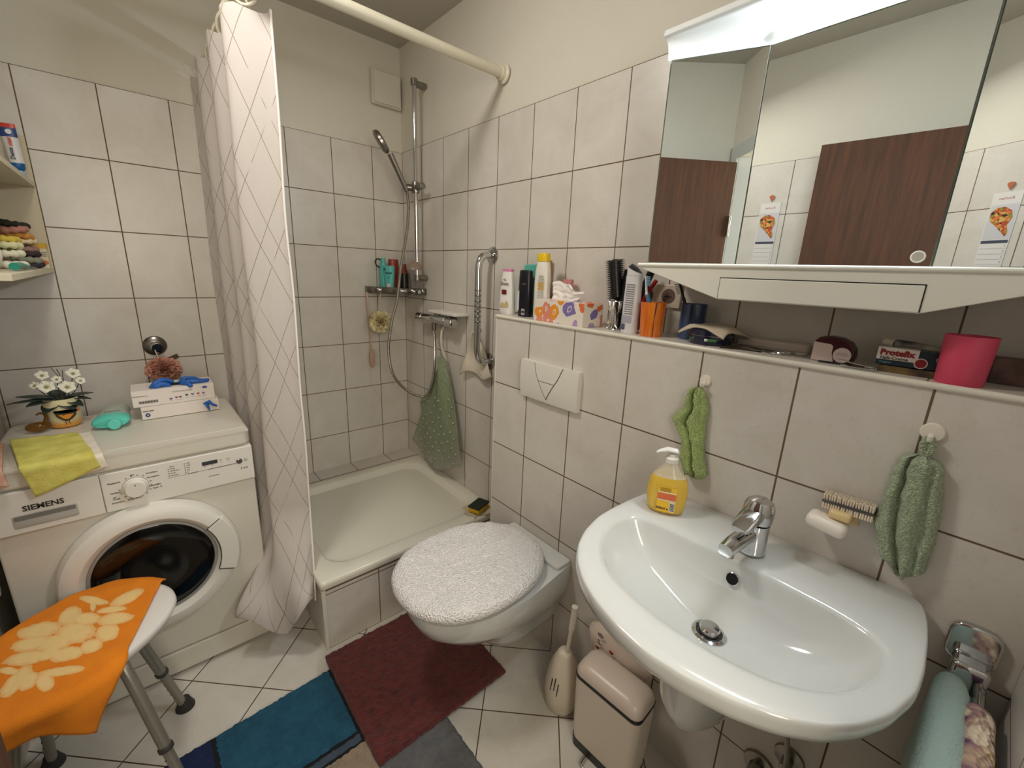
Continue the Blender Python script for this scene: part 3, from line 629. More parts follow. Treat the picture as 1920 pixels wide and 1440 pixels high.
bottle('red_shampoo_bottle', 'dull red shampoo bottle at the back of the corner caddy', 'bottle', (-.085, -.045, 1.2725), [(0, 0), (.028, 0), (.029, .14), (.027, .172), (.001, .173)], mat('brick_red_plastic', (156, 64, 48), .4), sy=.7)
t = bottle('black_pump_bottle', 'black bottle with red shoulder beside the red shampoo bottle', 'bottle', (-.055, -.105, 1.2725), [(0, 0), (.024, 0), (.024, .10), (.001, .101)], m_black, [(0, .10), (.022, .10), (.014, .135), (.013, .15), (.001, .15)], mat('deep_red_cap', (120, 36, 26), .35))
# ------------------------------------------------------------------ bath puff and brush hanging from the caddy
def puff(name, label, c, r, m, cord=None, seed=0, scl=(1, 1, 1)):
    t = thing(name, label, 'bath puff', (c[0], c[1], c[2] - r))
    rnd = random.Random(seed); b = MB()
    for k in range(70):
        ax = Vector((rnd.gauss(0, 1), rnd.gauss(0, 1), rnd.gauss(0, 1))).normalized(); u = ax.orthogonal().normalized(); w = ax.cross(u)
        ph = rnd.random() * 6.28; nn = 26; rr_ = r * (.70 + .32 * rnd.random()); arcw = 2.6 + rnd.random() * 2; h0 = ax * r * rnd.uniform(-.35, .35)
        a_ = []; b2 = []
        for i in range(nn + 1):
            an = ph + arcw * i / nn; wob = math.sin(i * 1.7 + k) * r * .13
            d = (u * math.cos(an) + w * math.sin(an))
            p1 = d * rr_ * .45 + h0 * .5; p2 = d * (rr_ + wob * .4) + h0 + ax * wob
            a_.append(Vector(c) + Vector([p1[q] * scl[q] for q in range(3)])); b2.append(Vector(c) + Vector([p2[q] * scl[q] for q in range(3)]))
        b.add(a_ + b2, [(i, i + 1, nn + 2 + i, nn + 1 + i) for i in range(nn)])
    b.build('netting', m, t, ang=180)
    if cord: MB().tube(cord, .0022, 6).build('cord', mat('cord_white', (206, 196, 178), .8), t)
    return t
puff('bath_puff', 'cream net bath puff hanging under the corner caddy', (-.190, -.085, 1.115), .060, mat('cream_net', (244, 230, 186), .8), [(-.195, -.075, 1.15), (-.192, -.085, 1.22), (-.187, -.098, 1.268), (-.182, -.093, 1.275), (-.19, -.07, 1.22), (-.195, -.073, 1.15)], 3)
bk = thing('back_brush', 'pale pink bath brush hanging left of the cream puff', 'brush', (-.205, -.03, .85))
MB().tube([(-.236, -.03, 1.27), (-.232, -.03, 1.16), (-.225, -.028, 1.02), (-.222, -.028, .95)], .005, 8).build('handle', mat('brush_pink', (206, 172, 152), .4), bk)
b = MB(); b.sphere((-.222, -.03, .905), .055, 18, 10, (.28, .2, 1)); b.build('brush_head', mat('brush_pink2', (196, 160, 142), .4), bk)
b = MB(); rnd = random.Random(4)
for i in range(9):
    for j in range(3):
        z = .865 + i * .011; x = -.212 + j * .001; b.cyl((x, -.037 + j * .007, z), (x + .026, -.038 + j * .008, z - .004), .0011, .0006, 5)
b.build('bristles', mat('bristle_white', (216, 204, 196), .7), bk)['kind'] = 'stuff'
# ------------------------------------------------------------------ grab bar
gb = thing('grab_bar', 'vertical stainless steel grab bar at the right edge of the shower', 'grab bar', (-.04, -.808, .98))
MB().tube([(-.002, -.808, 1.468), (-.035, -.808, 1.468), (-.062, -.808, 1.455), (-.075, -.808, 1.42), (-.076, -.808, 1.36), (-.076, -.808, 1.24), (-.076, -.808, 1.12), (-.076, -.808, 1.065), (-.062, -.808, 1.022), (-.035, -.808, 1.008), (-.002, -.808, 1.008)], .0145, 22, 8).build('bar', m_chrome, gb, ang=60)
for z in (1.468, 1.008): MB().lathe([(.037, 0), (.036, .004), (.028, .007), (.014, .008)], (0, -.808, z), 32, (-1, 0, 0)).build('wall_flange', m_chrome, gb)
b = MB()
for k in range(7): b.lathe([(.0146, -.0035), (.0153, 0), (.0146, .0035)], (-.076, -.808, 1.19 + .022 * k), 22, cap=False)
b.build('grip_rings', m_chrome_d, gb)['kind'] = 'stuff'
# ------------------------------------------------------------------ shower mat hanging and white cloth
m_mat = NT('green_vinyl'); _o, _x, _y, _z = m_mat.uv()[0], *m_mat.uv()[1:], 0
vor = m_mat.voro(30, _o)
m_mat.base(m_mat.mix(m_mat.ramp(_y, .0, .28), lin((172, 172, 158)), m_mat.mix(m_mat.noise(6, 3, _o), lin((122, 136, 104)), lin((148, 156, 128)))), .3)
m_mat.set(m_mat.b.inputs['Alpha'], m_mat.ramp(m_mat.math('ADD', _y, .28), .0, .30)) if False else m_mat.set(m_mat.b.inputs['Alpha'], m_mat.math('ADD', .55, m_mat.math('MULTIPLY', m_mat.ramp(_y, .02, .3), .42)))
m_mat.bump(m_mat.noise(26, 3, _o), .6, .01); m_mat = m_mat.m
sm = thing('shower_mat', 'green vinyl bath mat with suction cups hanging below the shower mixer', 'bath mat', (-.04, -.40, .35))
def matp(u, v):   # v 0 bottom, 1 top
    t = 1 - v; yl = -.478 + .318 * t ** .9; yr = -.50 - .165 * t ** .85
    y = yl + (yr - yl) * u; fold = math.sin(u * PI * 2.5 + .4) * (.022 * (1 - t * .6)) + math.sin(u * 11 + v * 5) * .006
    bulge = .05 * math.exp(-((t - .5) / .09) ** 2) * (1 - u) ** 3
    zb = .392 + .10 * (u - .35) ** 2 + .05 * max(0, u - .7) + (-.06) * math.sin(PI * min(1, u * 1.1)) * 1.0 + (.02 if u < .5 else 0)
    zt = .985 - abs(u - .55) * .06
    return (-.045 + fold * .8 - .012, y + bulge, zb + (zt - zb) * v)
b = MB(); b.grid(matp, 48, 60, lambda u, v: (u, v)); b.build('sheet', m_mat, sm, ang=180, solid=.002)
m_cup = mat('clear_cup', (150, 158, 132), .15, alpha=.8)
rnd = random.Random(2)
for j in range(9):
    for i in range(7):
        if j > 4 and i % 2: continue
        u = (i + .5 + (.5 if j % 2 else 0)) / 7.6; v = .03 + j * .075
        if u > .97: continue
        p = Vector(matp(u, v)); MB().lathe([(.009, 0), (.007, .004), (.004, .008), (.001, .0085)], p + Vector((-.001, 0, 0)), 10, (-1, 0, 0)).build('suction_cup', m_cup, sm, world=True)
MB().tube([(-.03, -.49, .955), (-.05, -.480, 1.02), (-.05, -.475, 1.09), (-.035, -.476, 1.135)], .006, 8).build('hanging_loop', mat('loop_white', (208, 200, 180), .7), sm)
m_terry_w = mat('white_terry', (226, 216, 196), .95, bump=(240, 1.0, .003))
b = MB()
def clp(u, v):
    t = 1 - v; yl = -.722 + .10 * t ** .7 * 1.15 - .0; yr = -.73 - .12 * t ** .8; y = yl + (yr - yl) * u
    zb = .905 + .045 * (u) + .02 * math.sin(u * 6); zt = 1.135
    return (-.022 - .012 * math.sin(u * PI * 3) * (1 - t * .3) - .004 * math.sin(v * 9), y, zb + (zt - zb) * v)
b.grid(clp, 24, 24); tag(b.build('wash_cloth', m_terry_w, ang=180, solid=.006), 'white terry wash cloth hanging behind the grab bar', 'wash cloth')
b = MB(); b.lathe([(.012, 0), (.011, .004), (.004, .006), (.004, .016), (.007, .02), (.001, .022)], (0, -.727, 1.138), 18, (-1, 0, 0)); tag(b.build('wall_hook', m_chrome_d), 'small hook behind the grab bar holding the white wash cloth', 'hook')
# ------------------------------------------------------------------ mirror cabinet with light hood
HZ0, HZ1 = 1.4375, 1.879
e1, e2, e3 = Vector((-.181, -1.669, 0)), Vector((-.100, -1.853, 0)), Vector((-.100, -2.192, 0)); e4 = Vector((-.100 - .2 * math.sin(R(14.5)), -2.192 - .2 * math.cos(R(14.5)), 0))
mc = thing('mirror_cabinet', 'wall-mounted three-door mirror cabinet with lit hood above the ledge', 'mirror cabinet', (0, -2.02, 1.36))
m_cab = mat('cabinet_white', (228, 226, 214), .35)
b = MB(); b.prism([(-.003, -1.662), (e1[0] + .012, e1[1] + .002), (e2[0] + .010, e2[1]), (e3[0] + .010, e3[1]), (e4[0] + .012, e4[1]), (-.003, -2.395)], HZ0, HZ1 + .03); b.build('body', m_cab, mc, smooth=False)
m_edge = mat('mirror_edge', (206, 212, 202), .3, .2)
for (p, q), lab in (((e1, e2), 'left mirror door turned inward'), ((e2, e3), 'centre mirror door'), ((e3, e4), 'right mirror door turned inward')):
    d = (q - p).normalized(); nrm = Vector((d[1], -d[0], 0)); nrm = nrm if nrm[0] < 0 else -nrm
    g = .0012; P0, Q0 = p + d * g, q - d * g; th = .005
    b = MB(); b.add([P0 + Vector((0, 0, z)) + nrm * k for z in (HZ0, HZ1) for k in (.006, .012) for _ in (0,)] + [Q0 + Vector((0, 0, z)) + nrm * k for z in (HZ0, HZ1) for k in (.006, .012)], [(0, 1, 3, 2), (4, 6, 7, 5), (0, 2, 6, 4), (0, 4, 5, 1), (2, 3, 7, 6)])
    o = b.build('mirror_door', m_edge, mc, smooth=False); o['label'] = lab
    ins = .0026; P1, Q1 = P0 + d * ins, Q0 - d * ins
    b = MB(); b.add([P1 + nrm * .0122 + Vector((0, 0, HZ0 + ins)), Q1 + nrm * .0122 + Vector((0, 0, HZ0 + ins)), Q1 + nrm * .0122 + Vector((0, 0, HZ1 - ins)), P1 + nrm * .0122 + Vector((0, 0, HZ1 - ins))], [(0, 1, 2, 3)])
    b.build('mirror_glass', m_mirror, o, smooth=False)
b = MB(); b.lathe([(.0105, 0), (.0105, .003), (.0095, .004)], (-.1125, -2.170, 1.4565), 28, (-1, 0, 0)); b.build('door_knob', mat('knob_white', (220, 218, 210), .3), mc)
b = MB(); b.lathe([(.0082, .0041), (.001, .0043)], (-.1125, -2.170, 1.4565), 28, (-1, 0, 0)); b.build('knob_face', mat('knob_face_grey', (168, 160, 150), .3), mc)
# tray under the mirrors
fx_ = -.2
def trayring(x, dz=0): return [(x, -1.655, 1.4265 + dz), (x, -1.866, 1.361 + dz), (x, -2.200, 1.361 + dz), (x, -2.398, 1.4265 + dz), (x, -2.398, 1.4365), (x, -1.655, 1.4365)]
b = MB(); b.rings([trayring(-.003), trayring(fx_)]); b.build('lower_tray', m_cab, mc, smooth=False, bevel=.002)
b = MB(); b.tube([(fx_ - .001, -1.656, 1.4325), (fx_ - .001, -2.397, 1.4325)], .0045, 10, 0); b.build('tray_lip', m_cab, mc)
MB().box(fx_ - .0035, fx_ + .01, -2.199, -1.867, 1.3625, 1.4065).build('drawer', m_cab, mc, bevel=.0015)
b = MB(); b.box(fx_ - .0008, fx_, -2.2005, -1.8655, 1.4065, 1.4085); b.box(fx_ - .0008, fx_, -1.867, -1.8655, 1.3625, 1.4085); b.box(fx_ - .0008, fx_, -2.2005, -2.199, 1.3625, 1.4085); b.build('drawer_joint', m_dark, mc, smooth=False)
# hood
inner = []
for p, q, n_ in ((e1, e2, 10), (e2, e3, 16), (e3, e4, 10)):
    for k in range(n_): inner.append(p.lerp(q, k / n_))
inner.append(e4)
outer = [Vector((-.207, -1.662 + (-2.39 + 1.662) * k / (len(inner) - 1), 0)) for k in range(len(inner))]
m_hood = mat('hood_diffuser_white', (240, 244, 244), .55)
b = MB(); rs = []
for s_, z in ((.0, HZ1), (.03, HZ1 + .010), (.12, HZ1 + .020), (.30, HZ1 + .030), (.55, HZ1 + .037), (.85, HZ1 + .040), (1, HZ1 + .040)):
    rs.append([tuple(Vector((i_[0] - .013, i_[1], 0)).lerp(o_, s_) + Vector((0, 0, z))) for i_, o_ in zip(inner, outer)])
rs.append([tuple(o_ + Vector((-.004, 0, HZ1 + .044))) for o_ in outer]); rs.append([tuple(o_ + Vector((0, 0, HZ1 + .056))) for o_ in outer])
rs.append([(-.003, o_[1], HZ1 + .056) for o_ in outer])
b.rings(rs, False, False, closed=False); b.build('light_hood', m_hood, mc, ang=60)
b = MB(); b.add([rs[k][0] for k in range(len(rs))], [tuple(range(len(rs)))]); b.add([rs[k][-1] for k in range(len(rs))], [tuple(range(len(rs)))]); b.build('hood_end_cap', m_hood, mc, smooth=False)
m_tube = bpy.data.materials.new('fluorescent_glow'); m_tube.use_nodes = True; _n = m_tube.node_tree.nodes; _n.remove(_n['Principled BSDF']); _e = _n.new('ShaderNodeEmission'); _e.inputs[0].default_value = (.86, 1, .97, 1); _e.inputs[1].default_value = 7.0
m_tube.node_tree.links.new(_e.outputs[0], _n['Material Output'].inputs[0])
b = MB(); b.cyl((-.122, -1.875, HZ1 + .014), (-.122, -2.17, HZ1 + .014), .0085, n=16); b.build('fluorescent_tube', m_tube, mc)
# ------------------------------------------------------------------ double socket on the wall
so = thing('wall_socket', 'beige double wall socket behind the tumblers on the ledge', 'socket', (0, -1.607, 1.30))
MB().box(-.009, 0, -1.68, -1.535, 1.318, 1.385).build('cover_plate', mat('socket_beige', (206, 190, 172), .4), so, bevel=.003)
for y in (-1.572, -1.642):
    s_ = MB().lathe([(.021, .010), (.0195, .0035), (.001, .003)], (-.0, y, 1.352), 26, (-1, 0, 0)); s_.build('socket_well', mat('socket_well', (104, 84, 72), .5), so)
    for q in (-.008, 0, .008): MB().cyl((-.012, y + q, 1.350), (-.0125, y + q, 1.350), .0022, n=10).build('pin_hole', m_dark, so)
# ------------------------------------------------------------------ things on the ledge
m_lbl = mat('label_print_grey', (120, 118, 122), .5)
def LF(x, y, z, rz=0):     # text frame facing the room (normal -x), turned by rz about z
    q = Matrix.Rotation(R(rz), 3, 'Z'); return frame((x, y, z), q @ Vector((0, -1, 0)), (0, 0, 1))
def flat_bottle(t, rows, m, name='body', n=36, p=.75):
    rs_ = []
    for hw, hd, z in rows:
        rs_.append([(hd * math.copysign(abs(math.cos(a)) ** p, math.cos(a)), hw * math.copysign(abs(math.sin(a)) ** p, math.sin(a)), z) for a in [2 * PI * k / n for k in range(n)]])
    b = MB(); b.rings(rs_); return b.build(name, m, t, world=False, ang=45)
t = thing('body_lotion_bottle', 'white lotion bottle with pink lid at the left end of the ledge', 'bottle', (-.095, -1.024, ZL), R(8))
flat_bottle(t, [(.030, .016, 0), (.0345, .0185, .006), (.0345, .0185, .04), (.031, .018, .09), (.0255, .016, .135), (.0225, .0145, .158)], mat('lotion_white', (234, 230, 226), .3))
flat_bottle(t, [(.0228, .0148, .159), (.0228, .0148, .1655), (.0215, .0138, .168)], mat('lotion_pink', (212, 124, 176), .35), 'lid')
f0 = LF(-.1145, -1.026, ZL, 8)
text('lettering', 'Dove', .0175, m_ink, t, LF(-.1150, -1.0265, ZL + .1135, 8), shear=.15, bold=.0002)
flatpoly(disc(0, 0, .0055, 12, 1.2, .6), LF(-.1150, -1.0265, ZL + .129, 8), 'bird_emblem', mat('gold_print', (176, 148, 88), .4), t)
flatpoly(rect(-.0115, .0115, -.0085, .0085), LF(-.1155, -1.0265, ZL + .083, 8), 'maroon_label', mat('maroon_print', (110, 22, 38), .4), t)
flatpoly([(-.020, -.01), (-.008, .006), (.004, -.002), (.012, .012), (.02, .004), (.02, -.014), (-.02, -.014)], LF(-.1155, -1.0265, ZL + .040, 8), 'flower_print', mat('flower_print_gold', (200, 178, 130), .5), t)
t = thing('teal_shampoo_bottle', 'turquoise green bottle behind the dark deodorant bottle on the ledge', 'bottle', (-.045, -1.105, ZL))
flat_bottle(t, [(.033, .016, 0), (.036, .018, .01), (.036, .018, .17), (.034, .017, .184), (.028, .012, .188)], mat('turquoise_plastic', (86, 176, 160), .35), p=.5)
t = thing('dark_deodorant_bottle', 'black and navy deodorant bottle in front of the turquoise green one', 'bottle', (-.098, -1.128, ZL))
flat_bottle(t, [(.027, .015, 0), (.029, .0165, .006), (.029, .0165, .10), (.0275, .016, .14), (.026, .015, .163), (.022, .012, .166)], mat('near_black_navy', (18, 20, 30), .25), p=.6)
flatpoly([(0, 0), (.010, .0), (.010, .072), (.004, .066), (0, .06)], LF(-.1155, -1.1035, ZL + .022), 'white_side_label', mat('label_white', (214, 212, 214), .4), t)
flatpoly(rect(-.009, .009, -.011, .011), LF(-.1155, -1.137, ZL + .018), 'barcode_label', mat('label_grey2', (168, 164, 156), .4), t)
flatpoly(rect(-.0075, .0075, -.004, .004), LF(-.1158, -1.137, ZL + .018), 'barcode', m_ink, t)
flatpoly(rect(-.009, .009, -.0035, .0035), LF(-.1155, -1.137, ZL + .118), 'silver_band', m_chrome_d, t)
t = thing('sun_milk_bottle', 'tall white bottle with yellow cap beside the tissue box', 'bottle', (-.088, -1.203, ZL), R(0))
flat_bottle(t, [(.030, .017, 0), (.0325, .019, .006), (.0325, .019, .13), (.030, .0185, .165), (.0245, .0165, .19), (.0225, .0155, .196)], mat('cream_white_plastic', (232, 228, 218), .32))
flat_bottle(t, [(.0235, .0165, .1965), (.0235, .0165, .222), (.0225, .0155, .2235)], mat('yellow_cap', (228, 192, 16), .35), 'cap')
for k, (z, w) in enumerate(((.148, .010), (.140, .013), (.131, .014), (.122, .014), (.113, .014), (.104, .014), (.094, .014), (.084, .014), (.074, .014), (.064, .014))):
    flatpoly(rect(-w, w * .9, -.0032, .0032), LF(-.1078, -1.214, ZL + z), 'label_block', mat('label_gold', (204, 160, 60), .5) if k in (3, 4, 5) else mat('label_fine_print', (190, 188, 178), .5), t)
t = thing('nail_brush', 'wooden brush standing behind the turquoise bottle on the ledge', 'brush', (-.018, -1.148, ZL))
MB().box(-.011, .011, -.022, .022, 0, .205).build('wooden_body', mat('light_wood', (186, 148, 100), .6, rgb2=(160, 118, 74), nscale=30), t, world=False, bevel=.005)
t = thing('cream_tube', 'pink and black printed cream tube behind the tissue box', 'tube', (-.035, -1.275, ZL))
b = MB(Matrix.Diagonal((.8, 1, 1, 1))); b.lathe([(0, 0), (.017, 0), (.017, .03), (.021, .05), (.021, .14), (.001, .141)], n=24); b.build('body', mat('tube_pink', (206, 132, 132), .4), t, world=False)
text('lettering', 'ISANA', .014, m_ink, t, LF(-.0535, -1.275, ZL + .122), bold=.0004)
flatpoly(rect(-.013, .013, -.006, .006), LF(-.0535, -1.275, ZL + .098), 'print_block', m_ink, t)
# tissue box
t = thing('tissue_box', 'white tissue box printed with orange and violet cut-out shapes', 'tissue box', (-.105, -1.345, ZL), R(-4))
bx0, bx1, by0, by1, bh = -.045, .045, -.112, .118, .073
m_tis = NT('floral_card'); _o, _x, _y, _z = m_tis.obj()
nd = m_tis.n('ShaderNodeTexVoronoi'); nd.inputs['Scale'].default_value = 21; nd.inputs['Randomness'].default_value = .8
mpn = m_tis.n('ShaderNodeMapping'); m_tis.t.links.new(_o, mpn.inputs[0]); 
dn_ = m_tis.n('ShaderNodeTexNoise'); dn_.inputs['Scale'].default_value = 22; m_tis.t.links.new(_o, dn_.inputs[0])
ad = m_tis.n('ShaderNodeVectorMath', operation='MULTIPLY_ADD'); m_tis.t.links.new(dn_.outputs[1], ad.inputs[0]); ad.inputs[1].default_value = (.045, .045, .045); m_tis.t.links.new(mpn.outputs[0], ad.inputs[2])
m_tis.t.links.new(ad.outputs[0], nd.inputs['Vector'])
sepc = m_tis.n('ShaderNodeSeparateColor'); m_tis.t.links.new(nd.outputs['Color'], sepc.inputs[0])
msk = m_tis.math('LESS_THAN', nd.outputs['Distance'], .52)
hole = m_tis.math('GREATER_THAN', m_tis.math('ABSOLUTE', m_tis.math('SUBTRACT', nd.outputs['Distance'], .16)), .03)
cr = m_tis.n('ShaderNodeValToRGB'); cr.color_ramp.interpolation = 'CONSTANT'; m_tis.t.links.new(sepc.outputs[0], cr.inputs[0])
els = [(0, (224, 112, 60)), (.25, (178, 150, 196)), (.45, (236, 150, 40)), (.62, (126, 112, 172)), (.78, (222, 140, 118))]
cr.color_ramp.elements[0].position = 0; cr.color_ramp.elements[0].color = lin(els[0][1]) + (1,); cr.color_ramp.elements[1].position = els[1][0]; cr.color_ramp.elements[1].color = lin(els[1][1]) + (1,)
for p_, c_ in els[2:]: q = cr.color_ramp.elements.new(p_); q.color = lin(c_) + (1,)
m_tis.base(m_tis.mix(m_tis.math('MULTIPLY', msk, hole), lin((232, 222, 210)), cr.outputs[0]), .5); m_tis = m_tis.m
MB().box(bx0, bx1, by0, by1, 0, bh).build('carton', m_tis, t, world=False, bevel=.001)
b = MB()
def tsp(u, v):
    x = -.010 + .012 * math.sin(u * 6) * (.4 + v * .6) + .008 * noise.noise(Vector((u * 5, v * 5, 0))); y = .068 - .150 * u * (.75 + .25 * v)
    return (x, y, bh - .004 + v * (.062 - .045 * max(0, u - .35) + .004 * math.sin(u * 14)) )
b.grid(tsp, 40, 24); b.build('tissue', mat('tissue_paper', (238, 232, 226), .9, bump=(60, .5)), t, world=False, ang=180)
b = MB(); b.prism(disc(0, 0, .028, 24, .7, 1.7), bh, bh + .0006); b.build('opening', mat('slot_film', (200, 190, 176), .4), t, world=False)
# wire cup with brushes
t = thing('wire_cup', 'round wire mesh cup holding black hairbrushes on the ledge', 'cup', (-.078, -1.527, ZL))
b = MB()
for z, r in ((.002, .033), (.085, .033)): b.tube([(r * math.cos(a), r * math.sin(a), z) for a in [2 * PI * k / 20 for k in range(21)]], .0016, 6, 0, cap=False)
b.build('rim_ring', m_chrome, t, world=False)
b = MB()
for k in range(12): a = 2 * PI * k / 12; b.tube([(.033 * math.cos(a), .033 * math.sin(a), .002), (.033 * math.cos(a), .033 * math.sin(a), .085)], .0008, 5, 0)
for s_ in (1, -1):
    for k in range(5): b.tube([(.033 * math.cos(2 * PI * k / 5 + s_ * q * .22), .033 * math.sin(2 * PI * k / 5 + s_ * q * .22), .002 + .083 * q / 8) for q in range(9)], .0007, 5, 0)
b.build('wire_mesh', m_chrome, t, world=False)
MB().lathe([(.031, 0), (.031, .001)], (0, 0, .002), 24).build('base', m_black, t, world=False)
for x, y, z, s_ in ((-.034, .010, .012, 5), (-.034, .000, .055, 5)):
    pts = [((.0075 if k % 2 == 0 else .003) * math.sin(2 * PI * k / 10), (.0075 if k % 2 == 0 else .003) * math.cos(2 * PI * k / 10)) for k in range(10)]
    q = MB(frame((x - .0015, y, z + .01), (0, -1, 0), (0, 0, 1))); q.prism(pts, 0, .001); q.build('star_charm', mat('pale_gold_star', (214, 190, 168), .5), t, world=False)
def hairbrush(name, label, base, top, r, l):
    t = thing(name, label, 'hairbrush', base); B0, T0 = Vector(base), Vector(top); d = (T0 - B0).normalized()
    MB().tube([B0, B0.lerp(T0, .45)], .006, 10, 0).build('handle', m_black, t)
    h0 = B0.lerp(T0, .42); MB().tube([h0, h0.lerp(T0, .05), h0.lerp(T0, .95), T0], lambda q: r * (.55 if q < .02 or q > .98 else 1), 14, 0).build('brush_head', m_black, t)
    b = MB(); u = d.orthogonal().normalized(); w = d.cross(u); L_ = (T0 - h0).length
    for i in range(int(L_ / .0055)):
        for k in range(14):
            a = 2 * PI * (k + .5 * (i % 2)) / 14; e = u * math.cos(a) + w * math.sin(a); p = h0 + d * (.004 + i * .0055)
            b.add([p + e * r * .9 + d * .0011, p + e * r * .9 - d * .0011, p + e * (r + l)], [(0, 1, 2)])
    o = b.build('bristles', m_black, t, smooth=False); o['kind'] = 'stuff'
hairbrush('round_hairbrush', 'black round hairbrush standing bristles up in the wire cup, left one', (-.085, -1.535, ZL + .006), (-.085, -1.498, ZL + .205), .017, .016)
hairbrush('vent_hairbrush', 'black hairbrush leaning right in the wire cup behind the spray can', (-.070, -1.522, ZL + .006), (-.060, -1.548, ZL + .178), .024, .003)
t = thing('red_handle_brush', 'small black brush with red handle leaning by the white spray can', 'brush', (-.045, -1.572, ZL))
MB().tube([(-.045, -1.575, ZL + .004), (-.045, -1.585, ZL + .09), (-.05, -1.612, ZL + .135), (-.05, -1.622, ZL + .15)], .006, 10).build('red_handle', mat('red_plastic', (150, 30, 24), .4), t)
MB().tube([(-.042, -1.565, ZL + .07), (-.042, -1.585, ZL + .14), (-.045, -1.60, ZL + .175)], .011, 10).build('brush_head', m_black, t)
t = thing('spray_bottle', 'white deodorant spray bottle with navy slanted top leaning on the orange tumbler', 'bottle', (-.112, -1.590, ZL)); t.rotation_euler = (0, 0, 0)
flat_bottle(t, [(.0225, .016, 0), (.0245, .0175, .004), (.0245, .0175, .10), (.0235, .017, .125), (.0235, .017, .16)], mat('spray_white', (222, 220, 222), .35), p=.8)
b = MB(); n_ = 30
b.rings([[(.017 * math.cos(a), .0235 * math.sin(a), .1605) for a in [2 * PI * k / n_ for k in range(n_)]], [(.017 * math.cos(a), .0235 * math.sin(a), .176 + .010 * math.sin(a)) for a in [2 * PI * k / n_ for k in range(n_)]]]); b.build('cap', mat('spray_white2', (226, 224, 224), .35), t, world=False)
b = MB(); b.rings([[(.0155 * math.cos(a), .0215 * math.sin(a), .1765 + .010 * math.sin(a) * .93) for a in [2 * PI * k / n_ for k in range(n_)]], [(.008 * math.cos(a), .012 * math.sin(a), .185 + .008 * math.sin(a)) for a in [2 * PI * k / n_ for k in range(n_)]]]); b.build('spray_top', mat('navy_top', (24, 28, 48), .35), t, world=False)
for k in range(14): flatpoly(rect(-.013, .014, -.0011, .0011), LF(-.1300, -1.592, ZL + .136 - k * .0062), 'print_line', m_lbl, t)
flatpoly(rect(-.017, .013, -.010, .010), LF(-.1300, -1.590, ZL + .040), 'print_block', mat('print_lilac_grey', (170, 168, 182), .5), t)
flatpoly(rect(-.016, -.004, -.008, .008), LF(-.1302, -1.590, ZL + .018), 'barcode', mat('barcode_navy', (80, 84, 112), .5), t)
# tumblers
def tumbler(name, label, loc, r0, r1, h, m, rz=0):
    t = thing(name, label, 'tumbler', loc, rz); b = MB(); b.lathe([(0, 0), (r0, 0), (r0 + .001, .002), (r1, h), (r1 - .002, h), (r0 - .002, .006), (.0, .005)], n=40); b.build('cup_body', m, t, world=False, ang=50); return t
def streak(name, c1, c2, sc_, rough=.25, c3=None):
    t = NT(name); o = t.obj()[0]; mp = t.n('ShaderNodeMapping'); mp.inputs['Scale'].default_value = (sc_, sc_, sc_ * .08); t.t.links.new(o, mp.inputs[0])
    c = t.mix(t.ramp(t.noise(1, 3, mp.outputs[0]), .38, .62), lin(c1), lin(c2))
    if c3:
        mp2 = t.n('ShaderNodeMapping'); mp2.inputs['Scale'].default_value = (sc_ * 1.3, sc_ * 1.3, sc_ * .05); mp2.inputs['Location'].default_value = (4, 7, 2); t.t.links.new(o, mp2.inputs[0])
        c = t.mix(t.ramp(t.noise(1, 2, mp2.outputs[0]), .60, .66), c, lin(c3))
    return t.base(c, rough, coat=.3)
tumbler('orange_tumbler', 'orange marbled toothbrush tumbler with brown streaks', (-.108, -1.657, ZL), .0285, .0335, .092, streak('orange_marble', (232, 132, 34), (214, 96, 18), 90, .25, (86, 30, 8)))
tumbler('blue_tumbler', 'dark blue marbled toothbrush tumbler behind the round navy tin', (-.052, -1.745, ZL), .031, .033, .094, streak('blue_marble', (28, 40, 72), (60, 84, 122), 40, .2))
def toothbrush(name, label, base, pts, mh, mbr, bdir, bl=.011, head=.024):
    t = thing(name, label, 'toothbrush', base); P = [Vector(p) for p in pts]
    MB().tube(P, lambda q: .0042 if q < .7 else .0032, 10, 6).build('handle', mh, t)
    d = (P[-1] - P[-2]).normalized(); bd = Vector(bdir).normalized(); sd = d.cross(bd).normalized()
    b = MB(); c = P[-1] + d * head * .5
    b.rings([[c + d * dx + sd * (.0065 * math.cos(a)) + bd * (.003 * math.sin(a)) for a in [2 * PI * k / 10 for k in range(10)]] for dx in (-head * .6, -head * .3, head * .3, head * .6)]); b.build('brush_head', mh, t)
    b = MB()
    for i in range(6):
        for k in (-1, 0, 1):
            p = c + d * (head * (-.45 + .18 * i)) + sd * k * .0036 + bd * .002; b.cyl(p, p + bd * bl, .0017, n=6)
    b.build('bristles', mbr, t)['kind'] = 'stuff'; return t
m_tbw = mat('toothbrush_white', (232, 236, 240), .3)
toothbrush('electric_style_toothbrush', 'white and blue toothbrush standing in the orange tumbler', (-.105, -1.648, ZL + .006), [(-.102, -1.660, ZL + .008), (-.112, -1.645, ZL + .08), (-.116, -1.636, ZL + .115), (-.118, -1.634, ZL + .135)], m_tbw, mat('bristle_blue', (120, 170, 200), .6), (.3, -1, .1), .009)
MB().tube([(-.120, -1.650, ZL + .090), (-.122, -1.642, ZL + .112)], .0058, 10, 0).build('blue_grip', mat('grip_blue', (66, 116, 150), .45), bpy.data.objects['electric_style_toothbrush'])
toothbrush('black_toothbrush', 'black toothbrush with pale bristles leaning in the dark blue tumbler', (-.052, -1.745, ZL + .006), [(-.045, -1.750, ZL + .008), (-.06, -1.722, ZL + .092), (-.064, -1.712, ZL + .120)], m_black, mat('bristle_grey', (176, 176, 172), .6), (-.2, .9, -.3), .011, .028)
